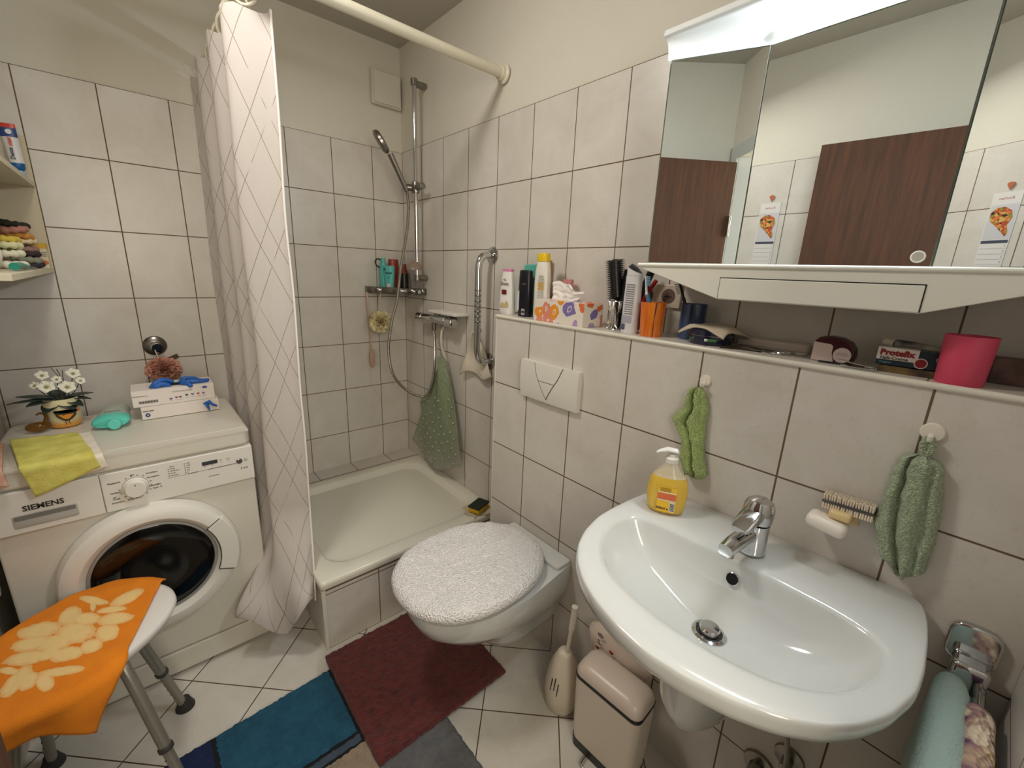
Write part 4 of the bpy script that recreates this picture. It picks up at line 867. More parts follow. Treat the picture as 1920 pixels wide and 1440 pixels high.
# navy tin with folded cloth
t = thing('cream_tin', 'round navy blue cream tin with a pale cloth lying on top', 'tin', (-.085, -1.815, ZL))
b = MB(); b.lathe([(0, 0), (.050, 0), (.051, .002), (.051, .022), (.0515, .0225)], n=48); b.build('base', mat('tin_navy', (14, 20, 48), .25, coat=.5), t, world=False)
b = MB(); b.lathe([(.0525, .023), (.0525, .036), (.049, .039), (.0, .040)], n=48); b.build('lid', mat('tin_navy2', (14, 22, 54), .25, coat=.5), t, world=False)
b = MB(); b.lathe([(.0527, .0222), (.0527, .0235)], n=48, cap=False); b.build('seam_ring', m_chrome_d, t, world=False)
for a0, a1, nm, mm in ((188, 196, 'white_mark', mat('mark_white', (226, 226, 226), .4)), (196, 222, 'green_stripe', mat('mark_green', (70, 128, 70), .4)), (150, 156, 'green_stripe', mat('mark_green2', (70, 128, 70), .4))):
    q = MB(); q.rings([[(.0514 * math.cos(R(a)), .0514 * math.sin(R(a)), z) for a in [a0 + (a1 - a0) * k / 8 for k in range(9)]] for z in (.010, .0165)], False, False, closed=False); q.build(nm, mm, t, world=False, solid=.0004)
b = MB()
def ck(u, v):
    x = -.140 + .11 * u + .006 * math.sin(v * 5); y = -1.763 - .118 * v + .01 * math.sin(u * 4 + 1)
    dx, dy = x + .085, y + 1.815; r_ = math.hypot(dx, dy); z = ZL + .043 + .002 * math.sin(u * 9) * math.sin(v * 7)
    if r_ > .052: z -= min(.028, (r_ - .052) * .65)
    return (x, y, z)
b.grid(ck, 26, 26); tag(b.build('face_cloth', mat('beige_cloth', (206, 192, 170), .95, bump=(260, .9)), ang=180, solid=.004), 'small pale cloth draped over the round navy tin', 'cloth')
# flat case, manicure tools
tag(MB().box(-.040, -.012, -2.02, -1.86, ZL, ZL + .022).build('flat_case', mat('case_pinkwhite', (206, 190, 180), .4), bevel=.006), 'long pale plastic case lying against the wall under the cabinet', 'case')
def tool(name, label, cat, pts, r=.0022, mm=None, extra=None):
    t = thing(name, label, cat, (pts[0][0], pts[0][1], ZL)); MB().tube(pts, r, 8).build('blade', mm or m_chrome_d, t)
    if extra: extra(t)
    return t
def rings2(t, cs):
    for c in cs: MB().tube([(c[0] + .010 * math.cos(a), c[1] + .014 * math.sin(a), c[2]) for a in [2 * PI * k / 14 for k in range(15)]], .0018, 6, 2).build('finger_ring', m_chrome, t)
g_ = ZL + .003
tool('nail_scissors', 'steel nail scissors lying on the ledge below the cabinet drawer', 'scissors', [(-.085, -1.872, g_), (-.08, -1.93, g_), (-.075, -1.950, g_)], extra=lambda t: (rings2(t, [(-.105, -1.975, g_), (-.075, -1.985, g_)]), MB().tube([(-.075, -1.885, g_ + .003), (-.09, -1.94, g_), (-.098, -1.958, g_)], .002, 6).build('blade', m_chrome_d, t)))
tool('cuticle_scissors', 'small dark scissors lying behind the steel nail scissors', 'scissors', [(-.062, -1.89, g_), (-.055, -1.96, g_), (-.053, -1.985, g_)], .0018, extra=lambda t: rings2(t, [(-.045, -2.005, g_), (-.062, -2.012, g_)]))
tool('metal_nail_file', 'dark metal nail file lying in front of the navy tin', 'nail file', [(-.135, -1.862, g_), (-.115, -1.90, g_), (-.110, -1.945, g_)], .003, mat('dark_metal', (66, 58, 50), .35, .8))
tool('tweezers', 'thin dark tweezers lying between the tin and the scissors', 'tweezers', [(-.118, -1.87, g_ + .003), (-.095, -1.91, g_ + .004), (-.086, -1.965, g_)], .0018, mat('dark_metal2', (80, 74, 66), .3, .8))
# round maroon dispenser
t = thing('floss_dispenser', 'rounded maroon and pinkish white dispenser standing on the ledge', 'dispenser', (-.088, -2.078, ZL), R(0))
prof = [(-.034, .0), (.030, .0), (.036, .012), (.035, .030), (.026, .044), (.010, .052), (-.010, .054), (-.028, .050), (-.036, .042), (-.036, .006)]
Fd = frame((-.088 - .016, -2.078, ZL), (0, -1, 0), (0, 0, 1))
q = MB(Fd); q.prism(prof, -.032, 0); q.build('body', mat('maroon_body', (62, 12, 20), .3), t, bevel=.003)
q = MB(Fd); q.prism([(-.0365, .001), (.004, .001), (-.002, .02), (-.002, .034), (-.006, .038), (-.0365, .040)], -.0325, .0012); q.build('pale_shell', mat('shell_pinkwhite', (216, 196, 190), .35), t, bevel=.001)
flatpoly(disc(.016, .018, .0155, 26), frame((-.088 - .0175, -2.078, ZL), (0, -1, 0), (0, 0, 1)), 'round_label', mat('label_pinkwhite', (216, 200, 194), .5), t, .0008)
for dz, w_ in ((.004, .008), (0, .011), (-.008, .007)):
    flatpoly(rect(.016 - w_, .016 + w_, .0178 + dz, .0184 + dz), frame((-.088 - .0184, -2.078, ZL), (0, -1, 0), (0, 0, 1)), 'print_line', mat('maroon_line', (120, 60, 70), .5), t, .0002)
# clippers, tubes, boxes
t = thing('nail_clippers', 'chrome nail clippers lying in front of the printed cream box', 'nail clippers', (-.135, -2.125, ZL))
b = MB(); b.box(-.140, -.130, -2.15, -2.10, ZL + .001, ZL + .004); b.add([(-.140, -2.15, ZL + .006), (-.130, -2.15, ZL + .006), (-.130, -2.10, ZL + .012), (-.140, -2.10, ZL + .012), (-.140, -2.15, ZL + .008), (-.130, -2.15, ZL + .008), (-.130, -2.10, ZL + .014), (-.140, -2.10, ZL + .014)], [(0, 1, 2, 3), (4, 5, 6, 7), (0, 1, 5, 4), (2, 3, 7, 6), (0, 3, 7, 4), (1, 2, 6, 5)]); b.build('lever', m_chrome, t, bevel=.001)
MB().box(-.141, -.129, -2.154, -2.149, ZL + .001, ZL + .009).build('jaw', m_chrome, t, bevel=.001)
tool('emery_stick', 'thin dark emery stick lying behind the nail clippers', 'nail file', [(-.12, -2.06, g_ - .001), (-.115, -2.10, g_ - .001), (-.112, -2.135, g_ - .001)], .0022, m_black)
t = thing('denture_cream_box', 'white and dark teal denture cream carton lying on the ledge', 'carton', (-.1, -2.20, ZL + .010), R(3)); 
M0 = Matrix.Translation((-.1, -2.205, ZL + .014)) @ Matrix.Rotation(R(4), 4, 'Z') @ Matrix.Rotation(R(0), 4, 'X')
q = MB(M0); q.box(-.016, .016, -.06, .056, 0, .032); q.build('carton_body', mat('carton_teal', (22, 44, 54), .4), t, bevel=.001)
q = MB(M0); q.box(-.0164, .010, -.002, .0564, .010, .0324); q.build('white_panel', mat('carton_white', (226, 216, 210), .4), t)
FT = lambda dy, dz, off=.0172: M0 @ frame((-off, dy, dz), (0, -1, 0), (0, 0, 1))
text('lettering', 'Protefix', .0150, mat('protefix_red', (140, 18, 30), .5), t, FT(.028, .0235), bold=.0007)
text('lettering', 'Haft-Creme', .0082, m_ink, t, FT(.031, .0135), bold=.0001)
text('lettering', 'Original', .0055, mat('pale_blue_print', (130, 160, 180), .5), t, FT(.042, .0055)); text('lettering', 'Extra-', .0095, mat('white_print', (210, 214, 216), .5), t, FT(-.037, .019, .0166))
flatpoly(disc(-.006, .010, .0095, 24, 1, 1), FT(-.013, 0, .0174) , 'red_seal', mat('seal_white', (220, 200, 196), .5), t)
flatpoly(disc(-.006, .010, .0078, 24, 1, 1), FT(-.013, 0, .0179), 'seal_center', mat('seal_red', (128, 20, 30), .5), t)
tag(MB().box(-.118, -.070, -2.262, -2.155, ZL, ZL + .0125).build('flat_dark_box', mat('dark_carton', (50, 40, 34), .5, rgb2=(120, 96, 50), nscale=30), bevel=.001), 'flat dark carton lying under the white and teal denture cream box', 'carton')
t = thing('hand_cream_tube', 'white cream tube with dark print lying on the denture cream box by the wall', 'tube', (-.06, -2.2, ZL + .047))
b = MB(); b.tube([(-.052, -2.148, ZL + .051), (-.058, -2.165, ZL + .049)], .0085, 16, 0); b.build('cap', mat('tube_cap_white', (214, 208, 190), .35), t)
b = MB(); b.tube([(-.058, -2.166, ZL + .049), (-.075, -2.29, ZL + .044)], lambda q: .0095 - .003 * q, 16, 6); b.build('tube_body', mat('tube_white_dark', (196, 192, 180), .4, rgb2=(60, 62, 66), nscale=18), t)
tumbler('pink_cup', 'plain bright pink plastic cup near the right end of the ledge', (-.125, -2.2665, ZL), .030, .0335, .083, mat('pink_plastic', (214, 74, 104), .42))
tag(MB().box(-.06, -.02, -2.36, -2.30, ZL, ZL + .045).build('small_carton', mat('dim_carton', (120, 92, 84), .6, rgb2=(60, 52, 50), nscale=30), bevel=.001), 'small dull carton behind the pink cup at the end of the ledge', 'carton')
# ------------------------------------------------------------------ soap pump bottle
t = thing('soap_pump_bottle', 'yellow hand soap pump bottle on the back left of the basin', 'soap dispenser', (-.262, -1.846, .8495), R(28))
m_soap = mat('yellow_soap', (250, 210, 84), .12, coat=.3, trans=.3, ior=1.35)
def fb(rows, m, name, p=.8): return flat_bottle(t, rows, m, name, 40, p)
fb([(.037, .022, 0), (.042, .026, .004), (.046, .028, .03), (.047, .0285, .055), (.043, .027, .08), (.038, .0245, .092)], m_soap, 'soap_filled_body')
m_clear = mat('clear_plastic', (236, 226, 200), .1, alpha=.45)
fb([(.0375, .0242, .0925), (.026, .020, .105), (.018, .0155, .118), (.0145, .0135, .126)], m_clear, 'clear_shoulder')
b = MB(); b.lathe([(.0155, .1265), (.0155, .137), (.013, .14), (.010, .1405), (.009, .148), (.001, .149)], n=26); b.build('pump_collar', m_white, t, world=False)
b = MB(); b.rings([[(x, w_ * math.cos(a), z + h_ * math.sin(a)) for a in [2 * PI * k / 14 for k in range(14)]] for x, w_, h_, z in ((.014, .006, .003, .153), (.010, .010, .006, .155), (-.012, .009, .0065, .157), (-.030, .006, .004, .152), (-.037, .004, .003, .147))]); b.v = [Matrix.Rotation(R(-80), 3, 'Z') @ v for v in b.v]; b.build('pump_head', mat('pump_white', (232, 230, 224), .25), t, world=False)
Fs = lambda y_, z_, e=0: Matrix.Translation((-.262, -1.846, .8495)) @ Matrix.Rotation(R(28), 4, 'Z') @ frame((-.0293 - e, y_, z_), (0, -1, 0), (0, 0, 1))
flatpoly(rrect(-.0215, .0215, .008, .072, .006), Fs(0, 0), 'label', mat('label_yellow', (244, 196, 40), .45), t)
flatpoly(rect(-.021, .0205, .040, .056), Fs(0, 0, .0004), 'orange_band', mat('label_orange', (226, 112, 66), .45), t)
for z_ in (.037, .0575): flatpoly(rect(-.021, .0205, z_, z_ + .0025), Fs(0, 0, .0005), 'white_band', mat('label_white2', (236, 226, 206), .45), t)
for k in range(5): flatpoly(rect(-.017, .008, .0612 + k * .0022, .0618 + k * .0022), Fs(0, 0, .0005), 'print_line', mat('label_brown', (120, 84, 20), .5), t)
flatpoly(rect(.008, .020, .010, .036), Fs(0, 0, .0005), 'barcode_field', mat('label_white3', (232, 230, 226), .45), t)
for k in range(5): flatpoly(rect(.0092, .0188, .013 + k * .0042, .0150 + k * .0042), Fs(0, 0, .001), 'barcode_bar', m_ink, t)
text('lettering', '500ml e', .0085, m_ink, t, Fs(.008, .0165, .0006), bold=.0003)
# ------------------------------------------------------------------ hooks with green terry towels
def terry(name, c1, c2):
    t = NT(name); o = t.obj()[0]; v = t.voro(330, o)
    t.base(t.mix(t.ramp(v, .15, .75), lin(c2), lin(c1)), .95); t.b.inputs['Sheen Weight'].default_value = .25
    t.bump(t.math('ADD', v, t.math('MULTIPLY', t.noise(300, 2, o), .5)), 1.0, .0035); return t.m
def whook(y, z, r, label):
    t = thing('adhesive_hook', label, 'hook', (-D, y, z - r))
    MB().lathe([(r, 0), (r, .003), (r * .9, .0055), (.001, .006)], (-D, y, z), 30, (-1, 0, 0)).build('disc', mat('hook_ivory', (238, 230, 216), .35), t)
    MB().tube([(-D - .004, y, z - .004), (-D - .012, y, z - .010), (-D - .020, y, z - .010), (-D - .023, y, z - .002)], .004, 10).build('peg', mat('hook_ivory2', (238, 230, 216), .35), t)
whook(-1.853, 1.166, .0135, 'round ivory adhesive hook holding the bright green wash mitt')
whook(-2.256, 1.160, .0165, 'round ivory adhesive hook holding the sage green towel')
def hang(name, label, cat, outline, zt, zb, y0, m, folds, seed, depth=.022, loop=None, xoff=.006):
    # outline: list of (t, yl, yr) with t 0 top .. 1 bottom
    t_ = thing(name, label, cat, (-D - .02, y0, zb))
    def w(tt):
        for (a, l0, r0), (c, l1, r1) in zip(outline[:-1], outline[1:]):
            if tt <= c: k = (tt - a) / (c - a); k = k * k * (3 - 2 * k) * .5 + k * .5; return l0 + (l1 - l0) * k, r0 + (r1 - r0) * k
        return outline[-1][1:]
    b = MB(); n1, n2 = 60, 64; rs_ = []
    for j in range(n2 + 1):
        tt = j / n2; yl, yr = w(tt); yc_ = (yl + yr) / 2; hw = abs(yl - yr) / 2; z = zt + (zb - zt) * tt; ring = []
        endr = math.sqrt(max(.03, 1 - max(0, (tt - .93) / .07) ** 2)) * math.sqrt(max(.1, 1 - max(0, (.04 - tt) / .04) ** 2))
        for k in range(n1):
            a = 2 * PI * k / n1; uu = math.cos(a)
            f = 0
            for c_, wd_, dp in folds:
                cc_ = c_[0] + (c_[1] - c_[0]) * tt; f += dp * math.exp(-((uu - cc_) / wd_) ** 2)
            th = depth * (abs(math.sin(a)) ** .7) * endr
            x = (-D - xoff - th * 2 * (1 - f)) if math.sin(a) >= 0 else -D - xoff + .002
            nz = noise.noise(Vector((uu * 2.5 + seed, tt * 7, seed))) * .004 + noise.noise(Vector((uu * 11 + seed, tt * 38, seed))) * .0016
            ring.append((min(-D - .003, x + nz), yc_ - hw * uu * (-1) * endr - nz, z + nz + .010 * math.sin(uu * 3 + seed) * (tt > .9) * (tt - .9) * 8))
        rs_.append(ring)
    b.rings(rs_); b.build('terry_body', m, t_, ang=180)
    if loop: MB().tube(loop, .0055, 8).build('hanging_loop', m, t_)
    return t_
m_g1 = terry('bright_green_terry', (190, 208, 134), (146, 168, 94)); m_g2 = terry('sage_green_terry', (188, 202, 168), (146, 160, 130))
# y decreasing = to the right in the picture
hang('green_wash_mitt', 'bright green terry wash mitt hanging on the left ivory hook', 'wash mitt', [(0, -1.828, -1.856), (.06, -1.818, -1.866), (.25, -1.812, -1.872), (.34, -1.795, -1.873), (.40, -1.788, -1.874), (.50, -1.806, -1.876), (.62, -1.822, -1.880), (.78, -1.826, -1.889), (.92, -1.832, -1.896), (1, -1.846, -1.888)], 1.148, .918, -1.85, m_g1, [((.15, -.12), .12, .75), ((-.7, -.9), .2, .3)], 1.3, .014)
hang('sage_hand_towel', 'sage green terry hand towel hanging on the right ivory hook', 'hand towel', [(0, -2.236, -2.272), (.05, -2.225, -2.282), (.2, -2.220, -2.288), (.45, -2.216, -2.296), (.6, -2.214, -2.300), (.75, -2.222, -2.300), (.9, -2.236, -2.300), (1, -2.256, -2.292)], 1.118, .885, -2.26, m_g2, [((.55, .1), .13, .7), ((-.62, -.5), .16, .4)], 5.1, .016, [(-D - .010, -2.254, 1.116), (-D - .014, -2.250, 1.138), (-D - .016, -2.256, 1.153), (-D - .014, -2.262, 1.138), (-D - .010, -2.258, 1.116)])
# ------------------------------------------------------------------ magnetic soap holder and nail brush
t = thing('soap_holder', 'cream magnetic soap holder arm on the tiles above the basin', 'soap holder', (-D, -2.176, .955))
MB().box(-D - .005, -D, -2.194, -2.168, .940, .975).build('wall_plate', mat('holder_cream', (226, 200, 146), .35), t, bevel=.004)
MB().box(-D - .045, -D - .003, -2.186, -2.150, .956, .974).build('arm', mat('holder_cream2', (232, 206, 150), .35), t, bevel=.006)
t = MB(Matrix.Translation((-D - .040, -2.152, .942)) @ Matrix.Rotation(R(6), 4, 'X')); t.box(-.024, .024, -.034, .034, -.014, .014)
tag(t.build('soap_bar', mat('soap_white', (244, 234, 222), .35), bevel=.0125, seg=6), 'white oval soap bar hanging under the cream holder arm', 'soap')
t = thing('nail_scrubber', 'white bristled nail brush with dark back lying above the soap holder', 'nail brush', (-D - .02, -2.172, .976))
Mn = Matrix.Translation((-D - .020, -2.176, .982)) @ Matrix.Rotation(R(-3), 4, 'X')
q = MB(Mn); q.box(-.014, .014, -.040, .042, 0, .007); q.build('brush_back', mat('brush_back_dark', (70, 66, 70), .3, coat=.4), t, bevel=.003)
rnd = random.Random(9)
for lo_, hi_, nm in ((.007, .018, 'bristles'), (-.011, 0, 'bristles')):
    q = MB(Mn)
    for i in range(19):
        for j in range(5):
            y_ = -.037 + i * .0042 + rnd.uniform(-.0005, .0005); x_ = -.011 + j * .0055
            a, c = ((x_, y_, lo_), (x_ * 1.15, y_ + rnd.uniform(-.001, .001), hi_)) if lo_ > 0 else ((x_, y_, hi_), (x_ * 1.15, y_, lo_))
            q.cyl(a, c, .0016, .0020, n=5)
    q.build(nm, mat('bristle_cream', (232, 218, 196), .8), t)['kind'] = 'stuff'
# ------------------------------------------------------------------ pedal bin, toilet brush, fabric bag
t = thing('pedal_bin', 'ivory rectangular pedal bin with black rim under the basin', 'waste bin', (-.293, -1.79, 0), R(3))
m_iv = mat('ivory_enamel', (220, 208, 192), .32)
def rb(hx, hy, r, z): return [(x, y, z) for x, y in rrect(-hx, hx, -hy, hy, r, 6)]
b = MB(); b.rings([rb(.050, .098, .022, .028), rb(.052, .102, .022, .10), rb(.053, .106, .022, .255)]); b.build('bin_body', m_iv, t, world=False)
b = MB(); b.rings([rb(.051, .099, .022, 0), rb(.052, .100, .022, .030)]); b.build('base_ring', m_black, t, world=False)
b = MB(); b.rings([rb(.0545, .1075, .023, .255), rb(.0545, .1075, .023, .267)]); b.build('rim_seal', m_black, t, world=False, bevel=.002)
b = MB(); b.rings([rb(.053, .106, .024, .267), rb(.053, .106, .026, .277), rb(.050, .102, .03, .291), rb(.040, .092, .032, .302), rb(.022, .07, .02, .307)]); b.build('bin_lid', mat('bin_lid_beige', (218, 202, 188), .3), t, world=False, ang=60)
b = MB(); b.tube([(-.045, .035, .012), (-.075, .035, .012), (-.088, .03, .012), (-.09, 0, .012), (-.088, -.03, .012), (-.075, -.035, .012), (-.045, -.035, .012)], .004, 10); b.build('pedal', m_chrome, t, world=False)
t = thing('toilet_brush_holder', 'ivory egg-shaped toilet brush holder with three slots beside the bin', 'toilet brush holder', (-.287, -1.598, 0))
b = MB(Matrix.Translation((-.287, -1.598, 0)) @ Matrix.Diagonal((.95, 1, 1, 1))); b.lathe([(.0, 0), (.040, 0), (.052, .02), (.058, .06), (.057, .10), (.050, .15), (.038, .19), (.024, .218), (.018, .228), (.0, .229)], n=40); b.build('holder_body', mat('holder_ivory', (218, 206, 186), .38), t, ang=60)
for k, dz in enumerate((0, .008, -.006)):
    a0 = R(176 + k * 13); rr_ = lambda z: .0582 - max(0, z - .08) * .10
    MB().tube([(-.287 + .95 * (rr_(z) + .0) * math.cos(a0 + (z - .12) * 1.0), -1.598 + (rr_(z)) * math.sin(a0 + (z - .12) * 1.0), z) for z in [.10 + dz + .009 * q for q in range(6)]], .0016, 6, 0).build('slot', m_dark, t)
t = thing('toilet_brush', 'ivory toilet brush handle sticking up out of the egg-shaped holder', 'toilet brush', (-.287, -1.61, .2))
MB().tube([(-.287, -1.604, .20), (-.287, -1.612, .29), (-.287, -1.615, .325)], .0065, 12).build('stem', mat('brush_ivory', (216, 208, 192), .35), t)
MB().tube([(-.287, -1.615, .323), (-.287, -1.618, .36), (-.287, -1.621, .412)], .0095, 14).build('grip', mat('brush_ivory2', (222, 214, 200), .35), t)
m_bag = mat('printed_cotton', (222, 204, 188), .9, bump=(90, .5))
t = thing('patterned_bag', 'pale cotton bag printed with hearts and anchors behind the bin', 'bag', (-.20, -1.74, 0))
b = MB(); rs_ = []
for j in range(22):
    v = j / 21; ring = []
    for k in range(44):
        a = 2 * PI * k / 44; hy = (.118 + .012 * math.sin(v * 8)) * (1 - .10 * v) * (1 if v < .9 else 1 - (v - .9) * 5); hx = .032 * (1 if v < .85 else 1 - (v - .85) * 3)
        nz = noise.noise(Vector((math.cos(a) * 2, math.sin(a) * 2, v * 5))) * .010
        ring.append((-.199 + hx * math.cos(a) * 1.0 + nz * .6, -1.738 + (hy + nz) * math.copysign(abs(math.sin(a)) ** .8, math.sin(a)), .002 + .335 * v + .014 * math.sin(a * 2 + 1) * v))
    rs_.append(ring)
b.rings(rs_); b.build('bag_body', m_bag, t, ang=80)
heart = [(.9 * 16 * math.sin(a) ** 3 / 16, (13 * math.cos(a) - 5 * math.cos(2 * a) - 2 * math.cos(3 * a) - math.cos(4 * a)) / 16) for a in [2 * PI * k / 24 for k in range(24)]]
m_heart = mat('heart_red', (156, 26, 36), .8)
Fb = lambda y, z, x=-.2385: frame((x, y, z), (0, -1, .05), (-.25, .12, 1))
for y, z, s_ in ((-1.735, .298, .0085), (-1.685, .278, .008), (-1.80, .262, .006)): flatpoly([(px_ * s_, py_ * s_) for px_, py_ in heart], Fb(y, z), 'heart_print', m_heart, t, .0015)
M1 = Fb(-1.690, .325, -.236); q = MB(M1)
q.tube([(.009 * math.cos(a), .009 * math.sin(a), 0) for a in [2 * PI * k / 16 for k in range(17)]], .0009, 5, 0)
for k in range(4): q.tube([(.011 * math.cos(R(45 * k)), .011 * math.sin(R(45 * k)), 0), (-.011 * math.cos(R(45 * k)), -.011 * math.sin(R(45 * k)), 0)], .0006, 5, 0)
q.build('wheel_print', m_ink, t)
q = MB(Fb(-1.688, .300, -.238)); q.tube([(0, .012, 0), (0, -.008, 0)], .0011, 5, 0); q.tube([(-.009, -.002, 0), (-.006, -.008, 0), (0, -.010, 0), (.006, -.008, 0), (.009, -.002, 0)], .0011, 5); q.tube([(-.004, .008, 0), (.004, .008, 0)], .0009, 5, 0); q.build('anchor_print', m_ink, t)
q = MB(Fb(-1.775, .282, -.238)); q.tube([(-.012, -.002, 0), (-.004, .006, 0), (0, -.002, 0), (.004, .006, 0), (.010, -.003, 0), (-.010, -.001, 0)], .0006, 5, 0); q.build('gull_print', m_ink, t)
# ------------------------------------------------------------------ towel rail with two towels
t = thing('towel_rail', 'chrome two-arm towel rail on the ledge wall at the right of the basin', 'towel rail', (-D, -2.385, .74))
b = MB(); b.prism([(x, y) for x, y in rrect(-2.415, -2.350, .77, .845, .02)], 0, .014)
o = b; b.v = [Vector((-D - v[2], v[0], v[1])) for v in b.v]; b.build('wall_plate', m_chrome, t, bevel=.004)
MB().box(-D - .05, -D - .012, -2.41, -2.362, .735, .79).build('arm_joint', m_chrome, t, bevel=.008)
for y in (-2.372, -2.404): MB().tube([(-D - .03, y, .748), (-.35, y - (.0), .744), (-.58, y, .742)], .0075, 12).build('arm', m_chrome, t)
def rail_towel(name, label, y, z, x0, x1, drop, m, r, seed, lump=.0):
    b = MB(); prof = []
    L_ = 40
    for k in range(L_ + 1):
        s_ = k / L_
        if s_ < .38: prof.append((-r, -drop * (1 - s_ / .38)))
        elif s_ < .62: a = PI - PI * (s_ - .38) / .24; prof.append((r * math.cos(a), r * math.sin(a)))
        else: prof.append((r, -drop * (s_ - .62) / .38))
    def fn(u, v):
        py, pz = prof[round(v * L_)]; x = x0 + (x1 - x0) * u; q = noise.noise(Vector((x * 12 + seed, v * 6, seed))) * (.004 + lump)
        edge = min(1, u * 14) ** .5 * 1.0
        return (x + (0 if u > 0 else 0), y + py * (.75 + .25 * edge) * (1 + .25 * u) + q, z + pz + (q if v > .3 else 0) - (1 - edge) * .006)
    b.grid(fn, 46, L_); return tag(b.build(name, m, ang=180, solid=.008), label, 'towel')
rail_towel('mint_towel', 'pale mint terry towel hanging on the left arm of the towel rail', -2.372, .742, -.205, -.56, .34, mat('mint_terry', (186, 208, 198), .95, bump=(280, 1, .003)), .020, 1)
m_pat = NT('marbled_terry'); _o = m_pat.obj()[0]
_c = m_pat.mix(m_pat.ramp(m_pat.noise(9, 3, _o, .6, 1.5), .40, .62), lin((236, 206, 158)), lin((132, 88, 118)))
_c = m_pat.mix(m_pat.ramp(m_pat.noise(16, 2, _o, .5, 1), .55, .62), _c, lin((238, 216, 188)))
m_pat.base(_c, .95); m_pat.bump(m_pat.math('ADD', m_pat.voro(120, _o), m_pat.noise(40, 3, _o)), 1.0, .006); m_pat = m_pat.m
rail_towel('patterned_towel', 'yellow and mauve patterned terry towel hanging on the right arm of the towel rail', -2.404, .742, -.245, -.56, .32, m_pat, .016, 6, .003)
# ------------------------------------------------------------------ rugs
def pile(name, label, x0, x1, y0, y1, z, m, skew=(0, 0), group=None, th=.018):
    b = MB(); nx, ny = 110, 110
    def fn(u, v):
        x = x0 + (x1 - x0) * u + skew[0] * v; y = y0 + (y1 - y0) * v + skew[1] * u
        e = min(u, 1 - u, v, 1 - v); nz = noise.noise(Vector((x * 60, y * 60, z * 7))) * .0022 + noise.noise(Vector((x * 150, y * 150, 3))) * .0022
        if e < .012: x += nz * .9; y += nz * .9
        return (x, y, z + (th - .006 if e <= 0 else th) * (0 if e <= -1 else 1) + (nz if e > 0 else nz * .3) - (.004 if e < .006 else 0))
    b.grid(fn, nx, ny); o = len(b.v)
    edge = [i for i in range(nx + 1)] + [j * (nx + 1) + nx for j in range(1, ny + 1)] + [ny * (nx + 1) + i for i in range(nx - 1, -1, -1)] + [j * (nx + 1) for j in range(ny - 1, 0, -1)]
    b.v += [Vector((b.v[e][0], b.v[e][1], z)) for e in edge]
    for k in range(len(edge)): b.f.append((edge[k], edge[(k + 1) % len(edge)], o + (k + 1) % len(edge), o + k)); b.mi.append(0)
    return tag(b.build(name, m, ang=180), label, 'rug')
m_rug1 = NT('patchwork_pile'); P_, x_, y_, z_ = m_rug1.pos()
wv1 = m_rug1.math('MULTIPLY', m_rug1.math('SUBTRACT', m_rug1.noise(70, 2, P_), .5), .012); xx = m_rug1.math('ADD', x_, wv1); yy = m_rug1.math('ADD', y_, m_rug1.math('MULTIPLY', wv1, 1.0))
def lt(a, b_): return m_rug1.math('LESS_THAN', a, b_)
def band(a, c, h): return lt(m_rug1.math('ABSOLUTE', m_rug1.math('SUBTRACT', a, c)), h)
mott = m_rug1.noise(26, 4, P_, .7)
def tone(c1, c2): return m_rug1.mix(m_rug1.ramp(mott, .3, .7), lin(c1), lin(c2))
c = tone((112, 112, 112), (92, 92, 94))
c = m_rug1.mix(m_rug1.math('MULTIPLY', lt(xx, -.835), lt(yy, -1.305)), c, tone((166, 146, 124), (142, 124, 106)))
c = m_rug1.mix(m_rug1.math('MULTIPLY', lt(m_rug1.math('MULTIPLY', yy, -1), 1.305), lt(xx, -.832)), c, lin((14, 18, 26)))
c = m_rug1.mix(m_rug1.math('MULTIPLY', band(yy, -1.286, .011), lt(xx, -.846)), c, tone((72, 86, 100), (60, 72, 86)))
c = m_rug1.mix(m_rug1.math('MULTIPLY', lt(xx, -1.190), lt(m_rug1.math('MULTIPLY', yy, -1), 1.262)), c, tone((22, 40, 86), (16, 30, 70)))
c = m_rug1.mix(m_rug1.math('MULTIPLY', band(xx, -1.012, .166), lt(m_rug1.math('MULTIPLY', yy, -1), 1.264)), c, tone((34, 92, 118), (24, 72, 98)))
m_rug1.base(c, .98); m_rug1.bump(m_rug1.math('ADD', m_rug1.noise(420, 2, P_), m_rug1.noise(60, 3, P_)), 1.0, .004); m_rug1 = m_rug1.m
pile('patchwork_rug', 'large patchwork rug in teal, navy and grey lying under the dark red rug', -1.30, -.605, -1.95, -1.010, 0, m_rug1, (.0, .03), th=.016)
m_rug2 = NT('dark_red_pile'); P_ = m_rug2.pos()[0]
m_rug2.base(m_rug2.mix(m_rug2.ramp(m_rug2.noise(36, 4, P_, .75), .35, .7), lin((108, 32, 28)), lin((68, 14, 14))), .98); m_rug2.b.inputs['Sheen Weight'].default_value = .2
m_rug2.bump(m_rug2.math('ADD', m_rug2.noise(420, 2, P_), m_rug2.noise(70, 3, P_)), 1.0, .004); m_rug2 = m_rug2.m
pile('dark_red_rug', 'dark red bath rug on the floor in front of the shower and below the toilet', -.838, -.362, -1.402, -.945, .0165, m_rug2, (-.0, .0), th=.016)
